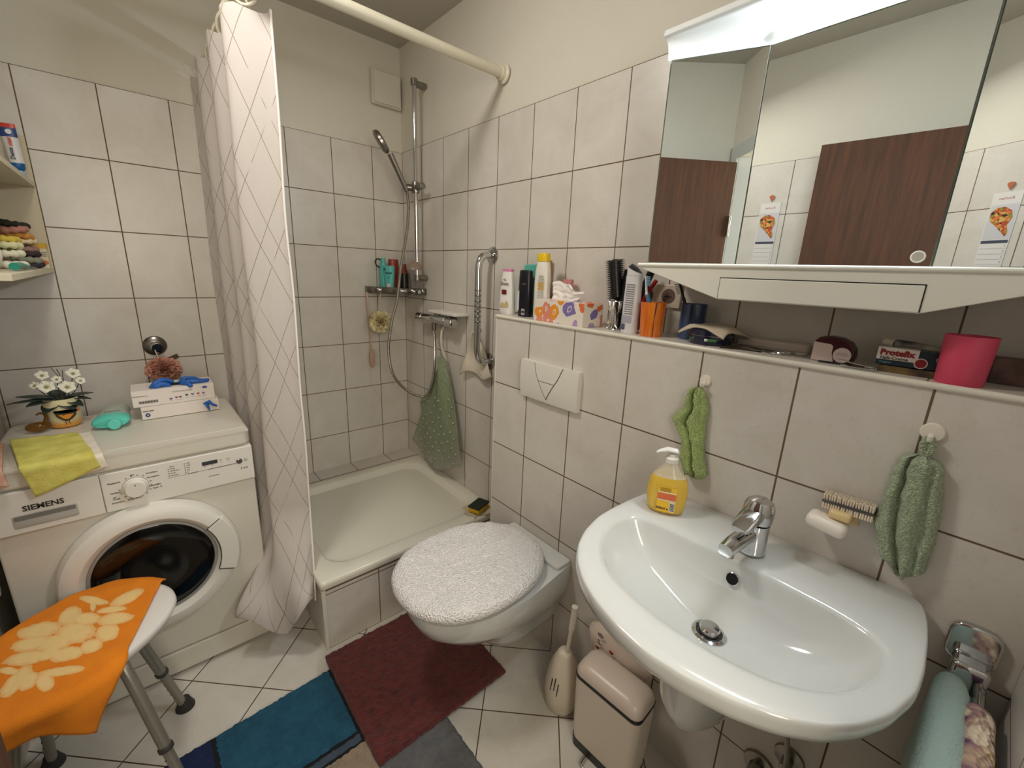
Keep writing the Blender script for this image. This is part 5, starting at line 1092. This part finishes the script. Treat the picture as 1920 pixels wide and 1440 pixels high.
# ------------------------------------------------------------------ shower stool with towel
sc_c = Vector((-1.415, -.955, 0)); sa = R(40); SZ = .478
def srel(x, y):
    dx, dy = x - sc_c[0], y - sc_c[1]; return dx * math.cos(sa) + dy * math.sin(sa), -dx * math.sin(sa) + dy * math.cos(sa)
def sbound(a, s_=1.0, e=2.5):
    c, s = math.cos(a), math.sin(a); r = (abs(c / .215) ** e + abs(s / .165) ** e) ** (-1 / e) * s_
    return Vector((sc_c[0] + r * (c * math.cos(sa) - s * math.sin(sa)), sc_c[1] + r * (c * math.sin(sa) + s * math.cos(sa)), 0)), r
st = thing('shower_stool', 'white plastic shower stool with grey metal legs in front of the washing machine', 'stool', (sc_c[0], sc_c[1], 0))
b = MB(); A64 = [2 * PI * k / 64 for k in range(64)]
rs_ = []
for s_, z in ((.55, SZ - .030), (.86, SZ - .034), (.96, SZ - .028), (1.0, SZ - .014), (.99, SZ - .004), (.95, SZ), (.6, SZ - .002), (.1, SZ - .003)):
    rs_.append([tuple(sbound(a, s_)[0] + Vector((0, 0, z))) for a in A64])
b.rings(rs_); b.build('seat', mat('stool_white', (222, 218, 212), .35), st, ang=60)
m_leg = mat('leg_grey', (148, 144, 134), .35, .6)
legs = [((-1.335, -1.035), (-1.236, -1.205)), ((-1.325, -.900), (-1.237, -.830)), ((-1.50, -.895), (-1.535, -.80)), ((-1.50, -1.04), (-1.565, -1.185))]
for (tx, tyy), (gx, gy) in legs:
    T0 = Vector((tx, tyy, SZ - .05)); G = Vector((gx, gy, .0165 if gy < -1.1 and gx > -1.3 else 0)); K = T0.lerp(G, .16) + Vector((0, 0, .028)); d = (G - K)
    lg = MB().tube([Vector((tx * .6 + sc_c[0] * .4, tyy * .6 + sc_c[1] * .4, SZ - .046)), Vector((tx, tyy, SZ - .048)), K, K.lerp(G, .3), K.lerp(G, .5)], .0135, 16, 6).build('leg', m_leg, st, ang=60)
    MB().tube([K.lerp(G, .47), K.lerp(G, .97)], .0115, 16, 0).build('leg_extension', m_leg, lg)
    MB().tube([K.lerp(G, .49), K.lerp(G, .525)], .0165, 18, 0).build('collar', mat('collar_grey', (54, 52, 50), .5), lg, bevel=.003)
    MB().lathe([(.0, 0), (.026, 0), (.026, .006), (.019, .022), (.015, .035), (.0, .036)], G + Vector((0, 0, .0)), 24).build('rubber_foot', mat('rubber_dark', (44, 42, 40), .6), lg)
    sd = Vector((-1, -.4, 0)).normalized() * .0112
    for q in range(6):
        p = K.lerp(G, .58 + .065 * q); MB().cyl(p + sd, p + sd * 1.08, .0024, n=10).build('pin_hole', m_dark, lg)
m_tow = NT('orange_floral_terry'); U_, u_, v_ = m_tow.uv()
ELL = [[-1.474, -0.877, 27.295, 4.963, -10.753, -32.258], [-1.483, -0.918, 31.592, 6.075, -8.505, -40.097], [-1.484, -0.97, 29.064, 5.382, -15.07, -39.828], [-1.421, -0.861, 45.783, 10.843, 14.458, -22.892], [-1.39, -0.898, 38.298, 4.255, -24.113, -39.716], [-1.333, -0.944, 30.769, 3.55, -15.385, -40.237], [-1.347, -0.987, 48.023, 8.475, -1.412, -29.661], [-1.375, -1.016, 53.15, 9.843, -1.969, -37.402], [-1.416, -1.012, 35.616, 6.849, -13.699, -41.096], [-1.451, -0.983, 40.367, 9.174, -1.835, -45.872], [-1.407, -0.939, 29.492, 4.115, -10.288, -24.691], [-1.443, -0.951, 33.333, 6.061, -11.111, -32.323], [-1.309, -0.866, 28.953, 4.454, 11.136, -36.748], [-1.378, -0.824, 33.333, 0.0, -70.588, -58.824], [-1.341, -0.899, 35.714, 2.551, -35.714, -73.98], [-1.379, -0.848, 171.779, 6.135, -30.675, -36.81], [-1.422, -1.065, 28.986, 3.623, -36.232, -67.029], [-1.446, -1.079, 73.232, 7.576, -32.828, -37.879], [-1.492, -1.038, 31.048, 14.23, 40.103, -23.286], [-1.509, -0.994, 63.492, 5.291, -79.365, -89.947], [-1.475, -1.052, 57.971, 18.634, 14.493, -31.056]]
acc = None; jit = m_tow.math('MULTIPLY', m_tow.math('SUBTRACT', m_tow.noise(75, 3, U_), .5), .9)
for cx, cy, a0, a1, b0, b1 in ELL:
    dx = m_tow.math('SUBTRACT', u_, cx); dy = m_tow.math('SUBTRACT', v_, cy)
    p = m_tow.math('MULTIPLY_ADD', dx, a0, m_tow.math('MULTIPLY', dy, a1)); q = m_tow.math('MULTIPLY_ADD', dx, b0, m_tow.math('MULTIPLY', dy, b1))
    r2 = m_tow.math('ADD', m_tow.math('MULTIPLY', p, p), m_tow.math('MULTIPLY', q, q)); acc = r2 if acc is None else m_tow.math('MINIMUM', acc, r2)
msk = m_tow.math('LESS_THAN', m_tow.math('ADD', acc, jit), 1.12)
vein = m_tow.math('MULTIPLY', m_tow.ramp(m_tow.math('ADD', acc, m_tow.noise(90, 3, U_)), .9, 1.5), .7)
cream_ = m_tow.mix(vein, lin((240, 206, 140)), lin((232, 168, 96)))
m_tow.base(m_tow.mix(msk, m_tow.mix(m_tow.noise(20, 3, U_), lin((238, 142, 22)), lin((222, 120, 14))), cream_), .95)
m_tow.bump(m_tow.math('ADD', m_tow.noise(600, 2, U_), m_tow.math('MULTIPLY', msk, .6)), .7, .0025); m_tow = m_tow.m
o0 = Vector((-1.222, -.80, 0)); ax = Vector((-.30, -.954, 0)).normalized(); bx = Vector((-.954, .30, 0)).normalized()
def tow(u, v):
    p = o0 + ax * (.50 * u - .03) + bx * (.40 * v)
    uvp[(round(u * 70), round(v * 60))] = (p[0], p[1])
    dx, dy = srel(p[0], p[1]); a = math.atan2(dy, dx); pb, r = sbound(a); d = math.hypot(dx, dy) - r * .97
    wob = .004 * noise.noise(Vector((p[0] * 22, p[1] * 22, 1)))
    if d <= 0: return (p[0], p[1], SZ + .006 + wob)
    dirv = (pb - sc_c); dirv[2] = 0; dirv.normalize(); back = math.sin(math.atan2(dirv[1], dirv[0])) > -.1
    d = min(d, .018 if back else .20); h = min(d, .010) + .012 * math.sin(v * 14 + 1) * min(1, d / .05)
    q = pb * .97 + sc_c * .03 + dirv * (h + .012 * min(1, d / .02))
    return (q[0], q[1], SZ + .006 - max(0, d - .004) * .98 + wob)
uvp = {}
b = MB(); b.grid(tow, 70, 60); 
for j in range(61):
    for i in range(71): b.uvs[j * 71 + i] = uvp[(i, j)]
tag(b.build('floral_towel', m_tow, ang=180, solid=.004), 'orange terry towel with cream leaf pattern draped over the shower stool', 'towel')
# ------------------------------------------------------------------ on the washing machine
TZm = .852
t = thing('bird_vase', 'cream ceramic pot painted with a bird and holding artificial white flowers', 'flower pot', (-1.408, -.325, TZm))
m_pot = NT('painted_pot'); _o, _x, _y, _z = m_pot.obj(); m_pot.base(m_pot.mix(m_pot.ramp(_z, .030, .012), lin((226, 214, 172)), lin((232, 164, 60))), .3, coat=.3); m_pot = m_pot.m
MB().lathe([(0, 0), (.034, 0), (.041, .008), (.044, .04), (.045, .075), (.042, .095), (.039, .095), (.038, .06), (0, .05)], n=36).build('pot', m_pot, t, world=False, ang=50)
Fv = frame((-1.408 + .010, -.325 - .0452, TZm), (1, 0, 0), (0, 0, 1))
arcp = [(-.027 + .054 * k / 12, .052 - .026 * math.sin(PI * k / 12) ** .8 + (.010 * abs(k - 6) / 6 if k in (0, 12) else 0)) for k in range(13)]
flatpoly(arcp + [(x, .056 - .004 * math.sin(PI * k / 12)) for k, (x, _) in reversed(list(enumerate(arcp)))], Fv, 'bird_body', mat('bird_dark', (52, 52, 30), .4), t, .0015)
flatpoly([(-.018 + .036 * k / 8, .048 - .016 * math.sin(PI * k / 8)) for k in range(9)], Fv @ Matrix.Translation((0, 0, .0012)), 'bird_belly', mat('bird_orange', (222, 140, 44), .4), t, .001)
for x_ in (-.004, .004): flatpoly(rect(x_ - .0008, x_ + .0008, .014, .028), Fv, 'bird_leg', mat('bird_dark2', (60, 40, 20), .4), t, .0015)
flatpoly([(.024, .056), (.034, .066), (.031, .054)], Fv, 'bird_beak', mat('bird_beak', (206, 84, 30), .4), t, .0015)
fl = thing('artificial_flowers', 'small white artificial flowers with dark green leaves in the bird pot', 'flowers', (-1.41, -.32, .94))
m_leaf = mat('leaf_dark', (52, 70, 58), .5, rgb2=(30, 42, 36), nscale=20); m_pet = mat('petal_white', (236, 232, 214), .7)
rnd = random.Random(5)
for k, (dx, dy, L_, dz) in enumerate(((-1, -.25, .115, .012), (-.9, .2, .10, .02), (-.6, -.8, .06, -.02), (.9, -.2, .075, .0), (.95, .15, .08, .012), (.5, -.85, .06, -.018), (.1, -1, .05, -.03), (-.2, .9, .07, .02), (-.75, -.5, .085, .004), (.7, -.6, .07, -.012))):
    d = Vector((dx, dy, 0)).normalized(); s = Vector((-d[1], d[0], 0)); w = .020 + .004 * (k % 3)
    c0 = Vector((-1.408, -.325, .945))
    b = MB(); b.grid(lambda u, v: tuple(c0 + d * (.01 + (L_ - .01) * u) + s * (w * math.sin(PI * min(1, u * .95 + .05)) ** .8 * (v - .5) * 2 * .95) + Vector((0, 0, dz * u * 1.2 - .012 * u * u + .003 * abs(v - .5)))), 12, 4); b.build('leaf', m_leaf, fl, ang=180, solid=.001)
for k, (x, y, z, r) in enumerate(((-1.428, -.36, .992, .023), (-1.383, -.36, .985, .023), (-1.438, -.31, 1.020, .018), (-1.368, -.31, 1.018, .020), (-1.405, -.335, 1.008, .014), (-1.352, -.34, .998, .014), (-1.455, -.335, .995, .014))):
    fw = MB().tube([(-1.408, -.325, .93), (x * .6 - 1.408 * .4, y * .6 - .325 * .4, .96), (x, y, z)], .0013, 6).build('flower_stem', m_leaf, fl)
    b = MB(); nr = Vector((rnd.uniform(-.3, .3), -.8, .6)).normalized(); u = nr.orthogonal().normalized(); w = nr.cross(u)
    for q in range(11):
        a = 2 * PI * q / 11; d = u * math.cos(a) + w * math.sin(a); s = nr.cross(d); L0 = r * (.95 if q % 2 else .8)
        p = [Vector((x, y, z)) + d * L0 * f_ + s * L0 * .36 * g_ + nr * L0 * h_ for f_, g_, h_ in ((.05, 0, 0), (.45, .9, .2), (.85, .85, .35), (.98, .35, .3), (.98, -.35, .3), (.85, -.85, .35), (.45, -.9, .2))]
        b.add(p, [(0, 1, 2, 3, 4, 5, 6)])
    b.build('petals', m_pet, fw, ang=180, solid=.0008)
    MB().sphere(Vector((x, y, z)) + nr * .002, r * .22, 8, 6).build('flower_centre', mat('centre_green', (140, 146, 84), .7), fw)
for k in range(3): MB().tube([(-1.40 + .006 * k, -.32, .95), (-1.398 + .003 * k, -.315, 1.0), (-1.402 + .012 * (k - 1), -.31, 1.045 - .006 * k)], .0011, 5).build('bud_stem', m_leaf, fl)
t = thing('glass_bird', 'small amber glass bird figurine beside the flower pot', 'figurine', (-1.462, -.36, TZm))
m_amb = mat('amber_glass', (150, 104, 40), .06, trans=.7, ior=1.4)
MB().sphere((-1.466, -.362, TZm + .0165), .026, 24, 14, (1.1, .8, .62)).build('body', m_amb, t)
MB().tube([(-1.452, -.362, TZm + .02), (-1.444, -.362, TZm + .042), (-1.446, -.362, TZm + .056), (-1.456, -.363, TZm + .060), (-1.464, -.364, TZm + .055)], lambda q: .0065 - .004 * q, 12).build('neck', m_amb, t)
t = thing('turquoise_bottle', 'turquoise plastic bottle lying on the washing machine with its cap to the front', 'bottle', (-1.29, -.35, TZm))
Mb = Matrix.Translation((-1.293, -.42, TZm + .020)) @ Matrix.Rotation(R(86), 4, 'Z')
def eb(rows, m, name):
    q = MB(Mb); q.rings([[(x, hy * math.cos(a), hz_ * math.sin(a) * (1 if math.sin(a) > 0 else .95) + dz) for a in [2 * PI * k / 32 for k in range(32)]] for x, hy, hz_, dz in rows]); return q.build(name, m, t, ang=50)
eb([(.02, .045, .019, 0), (.05, .043, .019, 0), (.12, .040, .019, 0), (.15, .034, .017, 0), (.155, .02, .01, 0)], mat('milky_plastic', (168, 178, 166), .3), 'bottle_body')
eb([(-.030, .040, .015, -.002), (-.022, .047, .019, 0), (.0, .048, .0205, 0), (.028, .0455, .0195, 0)], mat('turquoise_cap', (92, 204, 186), .4), 'shoulder_cap')
q = MB(Mb); q.lathe([(.0, 0), (.0165, 0), (.0175, .006), (.0165, .022), (0, .022)], (-.028, -.012, -.002), 26, (-1, .08, 0)); q.build('snap_lid', mat('turquoise_cap2', (104, 214, 198), .4), t, bevel=.002)
text('lettering', 'bodylotion', .010, mat('teal_print', (30, 80, 80), .5), t, Matrix.Translation((-1.288, -.375, TZm + .0398)) @ Matrix.Rotation(R(-4), 4, 'Z'))
# glove boxes
m_card = mat('glove_carton', (226, 216, 208), .6); m_nit = mat('nitrile_blue', (36, 96, 178), .45)
def gb_(name, label, x0, x1, y0, y1, z0, z1):
    t = thing(name, label, 'glove box', ((x0 + x1) / 2, (y0 + y1) / 2, z0)); MB().box(x0, x1, y0, y1, z0, z1).build('carton', m_card, t, bevel=.001); return t
def glove(name, label, pts_list, rad, seed, grp=None):
    t = thing(name, label, 'glove', pts_list[0][0])
    b = MB()
    for pts in pts_list: b.tube(pts, lambda q: rad * (1 - .45 * q), 10, 5)
    for i, v in enumerate(b.v): n_ = noise.noise(Vector(v) * 70 + Vector((seed, 0, 0))); b.v[i] = v + Vector((n_ * .003, n_ * .002, n_ * .003))
    b.build('glove_rubber', m_nit, t, ang=180); return t
lb = gb_('glove_box', 'lower white carton of disposable gloves with a blue size dot', -1.216, -.992, -.405, -.285, TZm, .897)
ub = gb_('glove_box', 'upper white carton of disposable gloves with blue gloves coming out', -1.234, -1.000, -.400, -.280, .898, .955)
G = lambda x, z, y=-.4055: frame((x, y, z), (1, 0, 0), (0, 0, 1))
flatpoly(disc(0, 0, .0068, 20), G(-1.200, .868), 'size_dot', mat('size_blue', (28, 52, 120), .5), lb); text('lettering', 'M', .007, m_card, lb, G(-1.200, .868, -.4062), bold=.0003)
text('lettering', 'Nitril 3000', .0065, m_ink, lb, G(-1.197, .882), bold=.0002)
text('lettering', 'Einmalhandschuhe', .0055, m_ink, ub, G(-1.212, .936, -.4005))
flatpoly(rect(-.026, .026, -.0045, .0045), G(-1.192, .914, -.4005), 'barcode', mat('barcode_grey', (136, 130, 128), .5), ub)
for k in range(7): flatpoly(rect(-.0008, .0008, -.0045, .0045), G(-1.214 + k * .0075, .914, -.4010), 'barcode_bar', m_ink, ub)
for k, (c_, dx) in enumerate((((80, 96, 160), 0), ((190, 60, 60), .016), ((70, 90, 80), .027), ((30, 30, 34), .046), ((96, 90, 160), .063), ((196, 60, 40), .080), ((90, 100, 160), .096))):
    flatpoly([(0, -.004), (.004, .0), (.005, .004), (.001, .002), (-.003, .004), (-.005, .001)], G(-1.130 + dx, .918 + .0045 * (k > 2) - (0 if k else .003), -.4005), 'hand_icon', mat('icon_%d' % k, c_, .5), ub)
    flatpoly(rect(-.005, .005, -.0003, .0003), G(-1.130 + dx, .909 + .0045 * (k > 2), -.4005), 'icon_caption', m_lbl, ub)
flatpoly(disc(0, 0, .0055, 18, 1.5, .8), G(-1.028, .944, -.4005), 'brand_oval', mat('brand_blue', (66, 84, 150), .5), ub)
for z in (.9415, .9385): flatpoly(rect(-.030, .030, -.0003, .0003), G(-1.095, z, -.4005), 'caption_line', m_lbl, ub)
flatpoly(disc(0, 0, .045, 26, 1.2, .5), Matrix.Translation((-1.115, -.345, .9555)), 'opening', m_dark, ub)
glove('blue_glove', 'crumpled blue glove at the left of the upper carton opening', [[(-1.175, -.375, .955), (-1.160, -.365, .972), (-1.135, -.355, .976), (-1.115, -.352, .962)], [(-1.17, -.378, .958), (-1.15, -.38, .966), (-1.125, -.375, .958)], [(-1.16, -.34, .958), (-1.14, -.34, .972), (-1.12, -.345, .963)]], .011, 1)
glove('blue_glove', 'crumpled blue glove at the right of the upper carton hanging over its front', [[(-1.095, -.35, .955), (-1.08, -.355, .973), (-1.06, -.355, .972), (-1.03, -.355, .962), (-1.008, -.36, .959)], [(-1.09, -.37, .962), (-1.075, -.39, .962), (-1.068, -.405, .952)], [(-1.07, -.37, .964), (-1.04, -.375, .962), (-1.015, -.37, .958)]], .010, 5)
glove('blue_glove', 'small blue glove piece stuck to the front of the lower carton', [[(-1.036, -.408, .886), (-1.030, -.411, .874), (-1.024, -.411, .858)], [(-1.028, -.410, .888), (-1.010, -.412, .876), (-.998, -.408, .868)]], .0075, 9)
# cloths at the front left corner of the machine
def drape(name, label, P, m, th=.006, drop=None, zoff=0.0, cat='cloth'):
    b = MB()
    def fn(u, v):
        a, c, d, e = [Vector(q + (0,)) for q in P]; p = (a.lerp(c, u)).lerp(e.lerp(d, u), v)
        yl = WYF - .006; nz = noise.noise(Vector((p[0] * 30, p[1] * 30, zoff * 100))) * .0025
        if p[1] < yl:
            ex = yl - p[1]; return (p[0], yl - min(ex, .006) - .002 - zoff * .6 + nz, TZm + .003 + zoff - max(0, ex - .002) + nz)
        return (p[0], p[1], TZm + .003 + zoff + nz + .002)
    b.grid(fn, 40, 44); return tag(b.build(name, m, ang=180, solid=th), label, cat)
drape('white_tissue', 'thin white paper towel under the yellow cloth on the washing machine', [(-1.46, -.452), (-1.345, -.462), (-1.302, -.738), (-1.42, -.750)], mat('paper_towel', (230, 220, 204), .95, bump=(200, .7)), .002)
drape('yellow_cloth', 'folded yellow cleaning cloth hanging over the front edge of the washing machine', [(-1.516, -.445), (-1.372, -.475), (-1.318, -.735), (-1.450, -.785)], mat('yellow_microfibre', (216, 208, 112), .95, rgb2=(200, 190, 88), nscale=30, bump=(260, 1, .002)), .007, zoff=.005)
drape('pink_cloth', 'pale pink cloth at the left edge of the washing machine beside the yellow one', [(-1.56, -.47), (-1.525, -.47), (-1.490, -.740), (-1.548, -.722)], mat('pale_pink_terry', (226, 196, 168), .95, rgb2=(216, 150, 130), nscale=14, bump=(220, 1, .003)), .008, zoff=.004)
# ------------------------------------------------------------------ suction hook with brown puff
t = thing('suction_hook', 'round steel suction hook on the tiles above the washing machine', 'hook', (-1.142, 0, 1.005))
MB().lathe([(.040, 0), (.040, .004), (.034, .010), (.018, .014), (.017, .022)], (-1.142, 0, 1.048), 36, (0, -1, 0)).build('suction_disc', m_chrome_d, t)
MB().lathe([(.0175, .014), (.0175, .028), (.014, .031), (.001, .0312)], (-1.136, 0, 1.041), 28, (0, -1, 0)).build('centre_cap', mat('cap_navy_chrome', (60, 66, 78), .15, .9), t)
MB().tube([(-1.138, -.022, 1.03), (-1.138, -.034, 1.018), (-1.136, -.042, 1.022)], .003, 8).build('hook_pin', m_chrome, t)
pf = puff('brown_bath_puff', 'dusty brown net bath puff hanging from the suction hook', (-1.128, -.060, .955), .055, mat('brown_net', (206, 150, 130), .85), [(-1.145, -.036, 1.035), (-1.140, -.045, 1.01), (-1.132, -.055, .985)], 11, (1.1, .85, .9))
q = MB(Matrix.Translation((-1.090, -.05, 1.000)) @ Matrix.Rotation(R(-25), 4, 'Y')); q.box(-.018, .018, -.001, .001, -.009, .009); q.build('brown_tag', mat('tag_brown', (84, 58, 36), .7), pf)
# ------------------------------------------------------------------ open shelf unit on the left wall
t = thing('wall_shelf', 'cream open shelf unit with two boards on the left wall above the washing machine', 'shelf', (-1.49, -.40, 1.32))
m_shelf = mat('shelf_cream', (214, 206, 180), .5)
for z0, z1 in ((1.336, 1.352), (1.620, 1.636)): MB().box(XL, -1.385, -.785, -.004, z0, z1).build('board', m_shelf, t, bevel=.001)
MB().box(XL, -1.384, -.0035, 0, 1.336, 1.78).build('side_panel', mat('panel_cream', (204, 192, 164), .5), t)
MB().box(XL, XL + .008, -.785, -.006, 1.336, 1.78).build('back_panel', m_shelf, t)
S1, S2 = 1.352, 1.636
t = thing('toothpaste_tube', 'blue and white toothpaste tube with red end standing cap down on the upper shelf board', 'tube', (-1.402, -.10, S2))
Mt = Matrix.Translation((-1.402, -.105, S2 + .001)) @ Matrix.Rotation(R(-3), 4, 'Y')
q = MB(Mt); q.lathe([(0, 0), (.012, 0), (.012, .018), (0, .018)], n=24); q.build('cap', mat('tube_cap_blue', (150, 186, 206), .3), t)
def tt_(rows, m, name): q = MB(Mt); q.rings([[(hx * math.cos(a), hy * math.sin(a), z) for a in [2 * PI * k / 28 for k in range(28)]] for hx, hy, z in rows]); return q.build(name, m, t, ang=50)
tt_([(.010, .010, .018), (.016, .015, .024), (.0175, .015, .040)], mat('tube_blue', (24, 92, 150), .35), 'blue_shoulder'); tt_([(.0175, .015, .040), (.0185, .012, .09), (.0190, .010, .115)], mat('tube_white', (214, 210, 206), .35), 'tube_body')
tt_([(.0190, .010, .115), (.0195, .006, .142)], mat('tube_navy', (44, 70, 122), .35), 'blue_band'); tt_([(.0195, .006, .142), (.0200, .002, .155)], mat('tube_red', (196, 62, 40), .35), 'crimped_end')
Ftt = lambda z, x=0: Mt @ frame((x, -.0152, z), (0, 0, 1), (-1, 0, 0))
text('lettering', 'Denta', .014, mat('tube_navy2', (30, 44, 84), .4), t, Ftt(.066, -.003), shear=.2, bold=.0003); text('lettering', 'max', .014, mat('tube_red2', (206, 70, 50), .4), t, Ftt(.100, -.001), shear=.2, bold=.0005)
flatpoly(disc(0, 0, .007, 16), Mt @ frame((.002, -.0085, .130), (1, 0, 0), (0, 0, 1)), 'tooth_emblem', mat('emblem_white', (220, 220, 224), .4), t, .0015)
tag(MB().box(-1.50, -1.425, -.215, -.13, S2, S2 + .17).build('white_box', mat('box_white', (214, 206, 188), .5), bevel=.002), 'plain white box on the upper shelf board left of the toothpaste tube', 'box')
tag(MB().lathe([(0, 0), (.022, 0), (.022, .06), (.012, .07), (0, .07)], (-1.455, -.16, S2 + .17), 20).build('orange_jar', mat('orange_lid', (196, 104, 52), .5)), 'small orange item on top of the white box on the upper shelf board', 'jar')
t = thing('card_box', 'small white box with yellow top at the wall end of the lower shelf board', 'box', (-1.405, -.045, S1))
MB().box(-1.422, -1.387, -.065, -.03, S1, S1 + .082).build('carton', mat('card_white', (222, 208, 176), .6), t)
MB().box(-1.4225, -1.3865, -.0655, -.0295, S1 + .064, S1 + .0825).build('yellow_band', mat('card_yellow', (214, 170, 50), .6), t)
flatpoly(disc(0, 0, .009, 16, 1.2, .9), frame((-1.398, -.0655, S1 + .018), (1, 0, 0), (0, 0, 1)), 'orange_print', mat('card_orange', (206, 116, 50), .6), t)
for z in (.052, .046, .040): flatpoly(rect(-.006, .006, -.0008, .0008), frame((-1.394, -.0655, S1 + z), (1, 0, 0), (0, 0, 1)), 'text_line', m_ink, t)
def scrunchie(c, r, tube_r, rgb, label, tilt, k):
    t = MB(Matrix.Translation(c) @ Matrix.Rotation(tilt[0], 4, 'X') @ Matrix.Rotation(tilt[1], 4, 'Y'))
    rs_ = []
    for i in range(40):
        a = 2 * PI * i / 40; rr_ = tube_r * (1 + .22 * math.sin(a * 9 + k)); d = Vector((math.cos(a), math.sin(a), 0))
        rs_.append([d * (r + rr_ * math.cos(p)) + Vector((0, 0, rr_ * math.sin(p) * .9)) for p in [2 * PI * q / 10 for q in range(10)]])
    rs_.append(rs_[0]); t.rings(rs_, False, False)
    return tag(t.build('hair_scrunchie', mat('scrunchie_%d' % k, rgb, .85, bump=(150, .8)), ang=180), label, 'hair scrunchie')
SC = [((-1.440, -.15, S1 + .135), (40, 42, 32), 'dark olive hair scrunchie on top of the pile on the lower shelf board'), ((-1.442, -.17, S1 + .118), (186, 128, 112), 'dusty pink hair scrunchie right below the dark olive one in the shelf pile'), ((-1.436, -.15, S1 + .101), (206, 142, 66), 'orange hair scrunchie in the shelf pile above the cream one'), ((-1.432, -.14, S1 + .082), (226, 208, 166), 'cream hair scrunchie below the orange one in the shelf pile'),
      ((-1.430, -.155, S1 + .062), (150, 116, 104), 'mauve brown hair scrunchie in the middle of the shelf pile'), ((-1.428, -.16, S1 + .043), (62, 46, 50), 'dark aubergine hair scrunchie in the shelf pile near the card box'), ((-1.426, -.17, S1 + .026), (140, 142, 122), 'grey green hair scrunchie low in the shelf pile'), ((-1.424, -.165, S1 + .011), (58, 48, 56), 'black violet hair scrunchie at the bottom of the pile beside the card box'),
      ((-1.450, -.30, S1 + .085), (210, 184, 72), 'yellow hair scrunchie at the left of the shelf pile'), ((-1.446, -.31, S1 + .066), (216, 214, 168), 'pale lime hair scrunchie below the yellow one'), ((-1.444, -.32, S1 + .046), (224, 220, 192), 'ivory hair scrunchie low at the left of the shelf pile'), ((-1.44, -.34, S1 + .013), (230, 224, 206), 'white hair scrunchie at the bottom left of the shelf pile')]
for k, (c_, rgb, lab) in enumerate(SC): scrunchie(c_, .026, .0105, rgb, lab, (R(6 * math.sin(k * 2)), R(8 * math.cos(k * 3))), k)
t = thing('hair_claw', 'teal and grey plastic hair clip on the front edge of the lower shelf board', 'hair clip', (-1.405, -.42, S1))
MB().tube([(-1.408, -.55, S1 + .012), (-1.404, -.48, S1 + .014), (-1.400, -.43, S1 + .010)], lambda q: .010 - .004 * q, 12).build('clip_body', mat('clip_teal', (30, 140, 118), .4), t)
MB().tube([(-1.401, -.43, S1 + .009), (-1.394, -.37, S1 + .006), (-1.394, -.32, S1 + .004), (-1.402, -.31, S1 + .004), (-1.408, -.34, S1 + .005), (-1.406, -.42, S1 + .009)], .0028, 8).build('clip_loop', mat('clip_grey', (92, 104, 104), .4), t)
b = MB(); b.sphere((-1.45, -.66, S1 + .042), .042, 24, 14, (1, 1.2, 1)); tag(b.build('cotton_bag', mat('cotton_white', (222, 210, 200), .9, bump=(30, .8, .006))), 'rounded white cotton bundle at the near end of the lower shelf board', 'cotton bundle')
# ------------------------------------------------------------------ kitchen calendar on the left wall (seen in the mirrors)
t = thing('wall_calendar', 'narrow food calendar hanging on the left wall, seen in the mirrors', 'calendar', (XL, -1.38, 1.40))
CM = lambda y, z, e=.003: frame((XL + e, y, z), (0, 1, 0), (0, 0, 1))
m_pap = mat('calendar_paper', (226, 220, 216), .6)
MB().box(XL, XL + .003, -1.43, -1.335, 1.30, 1.80).build('paper', m_pap, t)
m_food = NT('food_photo'); _o = m_food.obj()[0]; _v = m_food.n('ShaderNodeTexVoronoi'); _v.inputs['Scale'].default_value = 95; m_food.t.links.new(_o, _v.inputs[0]); _s = m_food.n('ShaderNodeSeparateColor'); m_food.t.links.new(_v.outputs['Color'], _s.inputs[0])
_r = m_food.n('ShaderNodeValToRGB'); _r.color_ramp.interpolation = 'CONSTANT'; m_food.t.links.new(_s.outputs[0], _r.inputs[0]); _r.color_ramp.elements[0].color = lin((186, 78, 44)) + (1,); _r.color_ramp.elements[1].position = .3; _r.color_ramp.elements[1].color = lin((60, 42, 30)) + (1,)
for p_, c_ in ((.5, (206, 176, 90)), (.7, (150, 140, 60)), (.85, (216, 120, 70))): q = _r.color_ramp.elements.new(p_); q.color = lin(c_) + (1,)
m_food.base(_r.outputs[0], .5); m_food = m_food.m
flatpoly(rect(-.0445, .0445, -.075, .062), CM(-1.383, 1.69), 'photo_background', mat('plate_grey', (206, 204, 206), .5), t)
flatpoly([(-.035, -.05), (-.028, -.065), (-.01, -.045), (.012, -.022), (.036, .0), (.040, .03), (.024, .05), (-.004, .052), (-.028, .036), (-.036, .01), (-.025, -.02)], CM(-1.383, 1.69, .0036), 'food_photo', m_food, t)
text('lettering', 'Kochen', .016, mat('calendar_red', (170, 80, 66), .5), t, CM(-1.383, 1.776, .0032), shear=.3)
flatpoly(rect(-.0445, .0445, -.006, .006), CM(-1.383, 1.605), 'month_bar', mat('month_bar', (70, 74, 92), .5), t)
for k in range(12):
    text('lettering', str(k + 1), .012, m_lbl, t, CM(-1.422, 1.588 - k * .022, .0032))
    flatpoly(rect(-.0445, .0445, -.0004, .0004), CM(-1.383, 1.578 - k * .022), 'day_line', m_lbl, t)
flatpoly([(0, -.014), (.011, .004), (.012, .012), (0, .016), (-.012, .012), (-.011, .004)], CM(-1.383, 1.822, .003), 'clip', mat('clip_copper', (186, 108, 72), .4), t, .004)
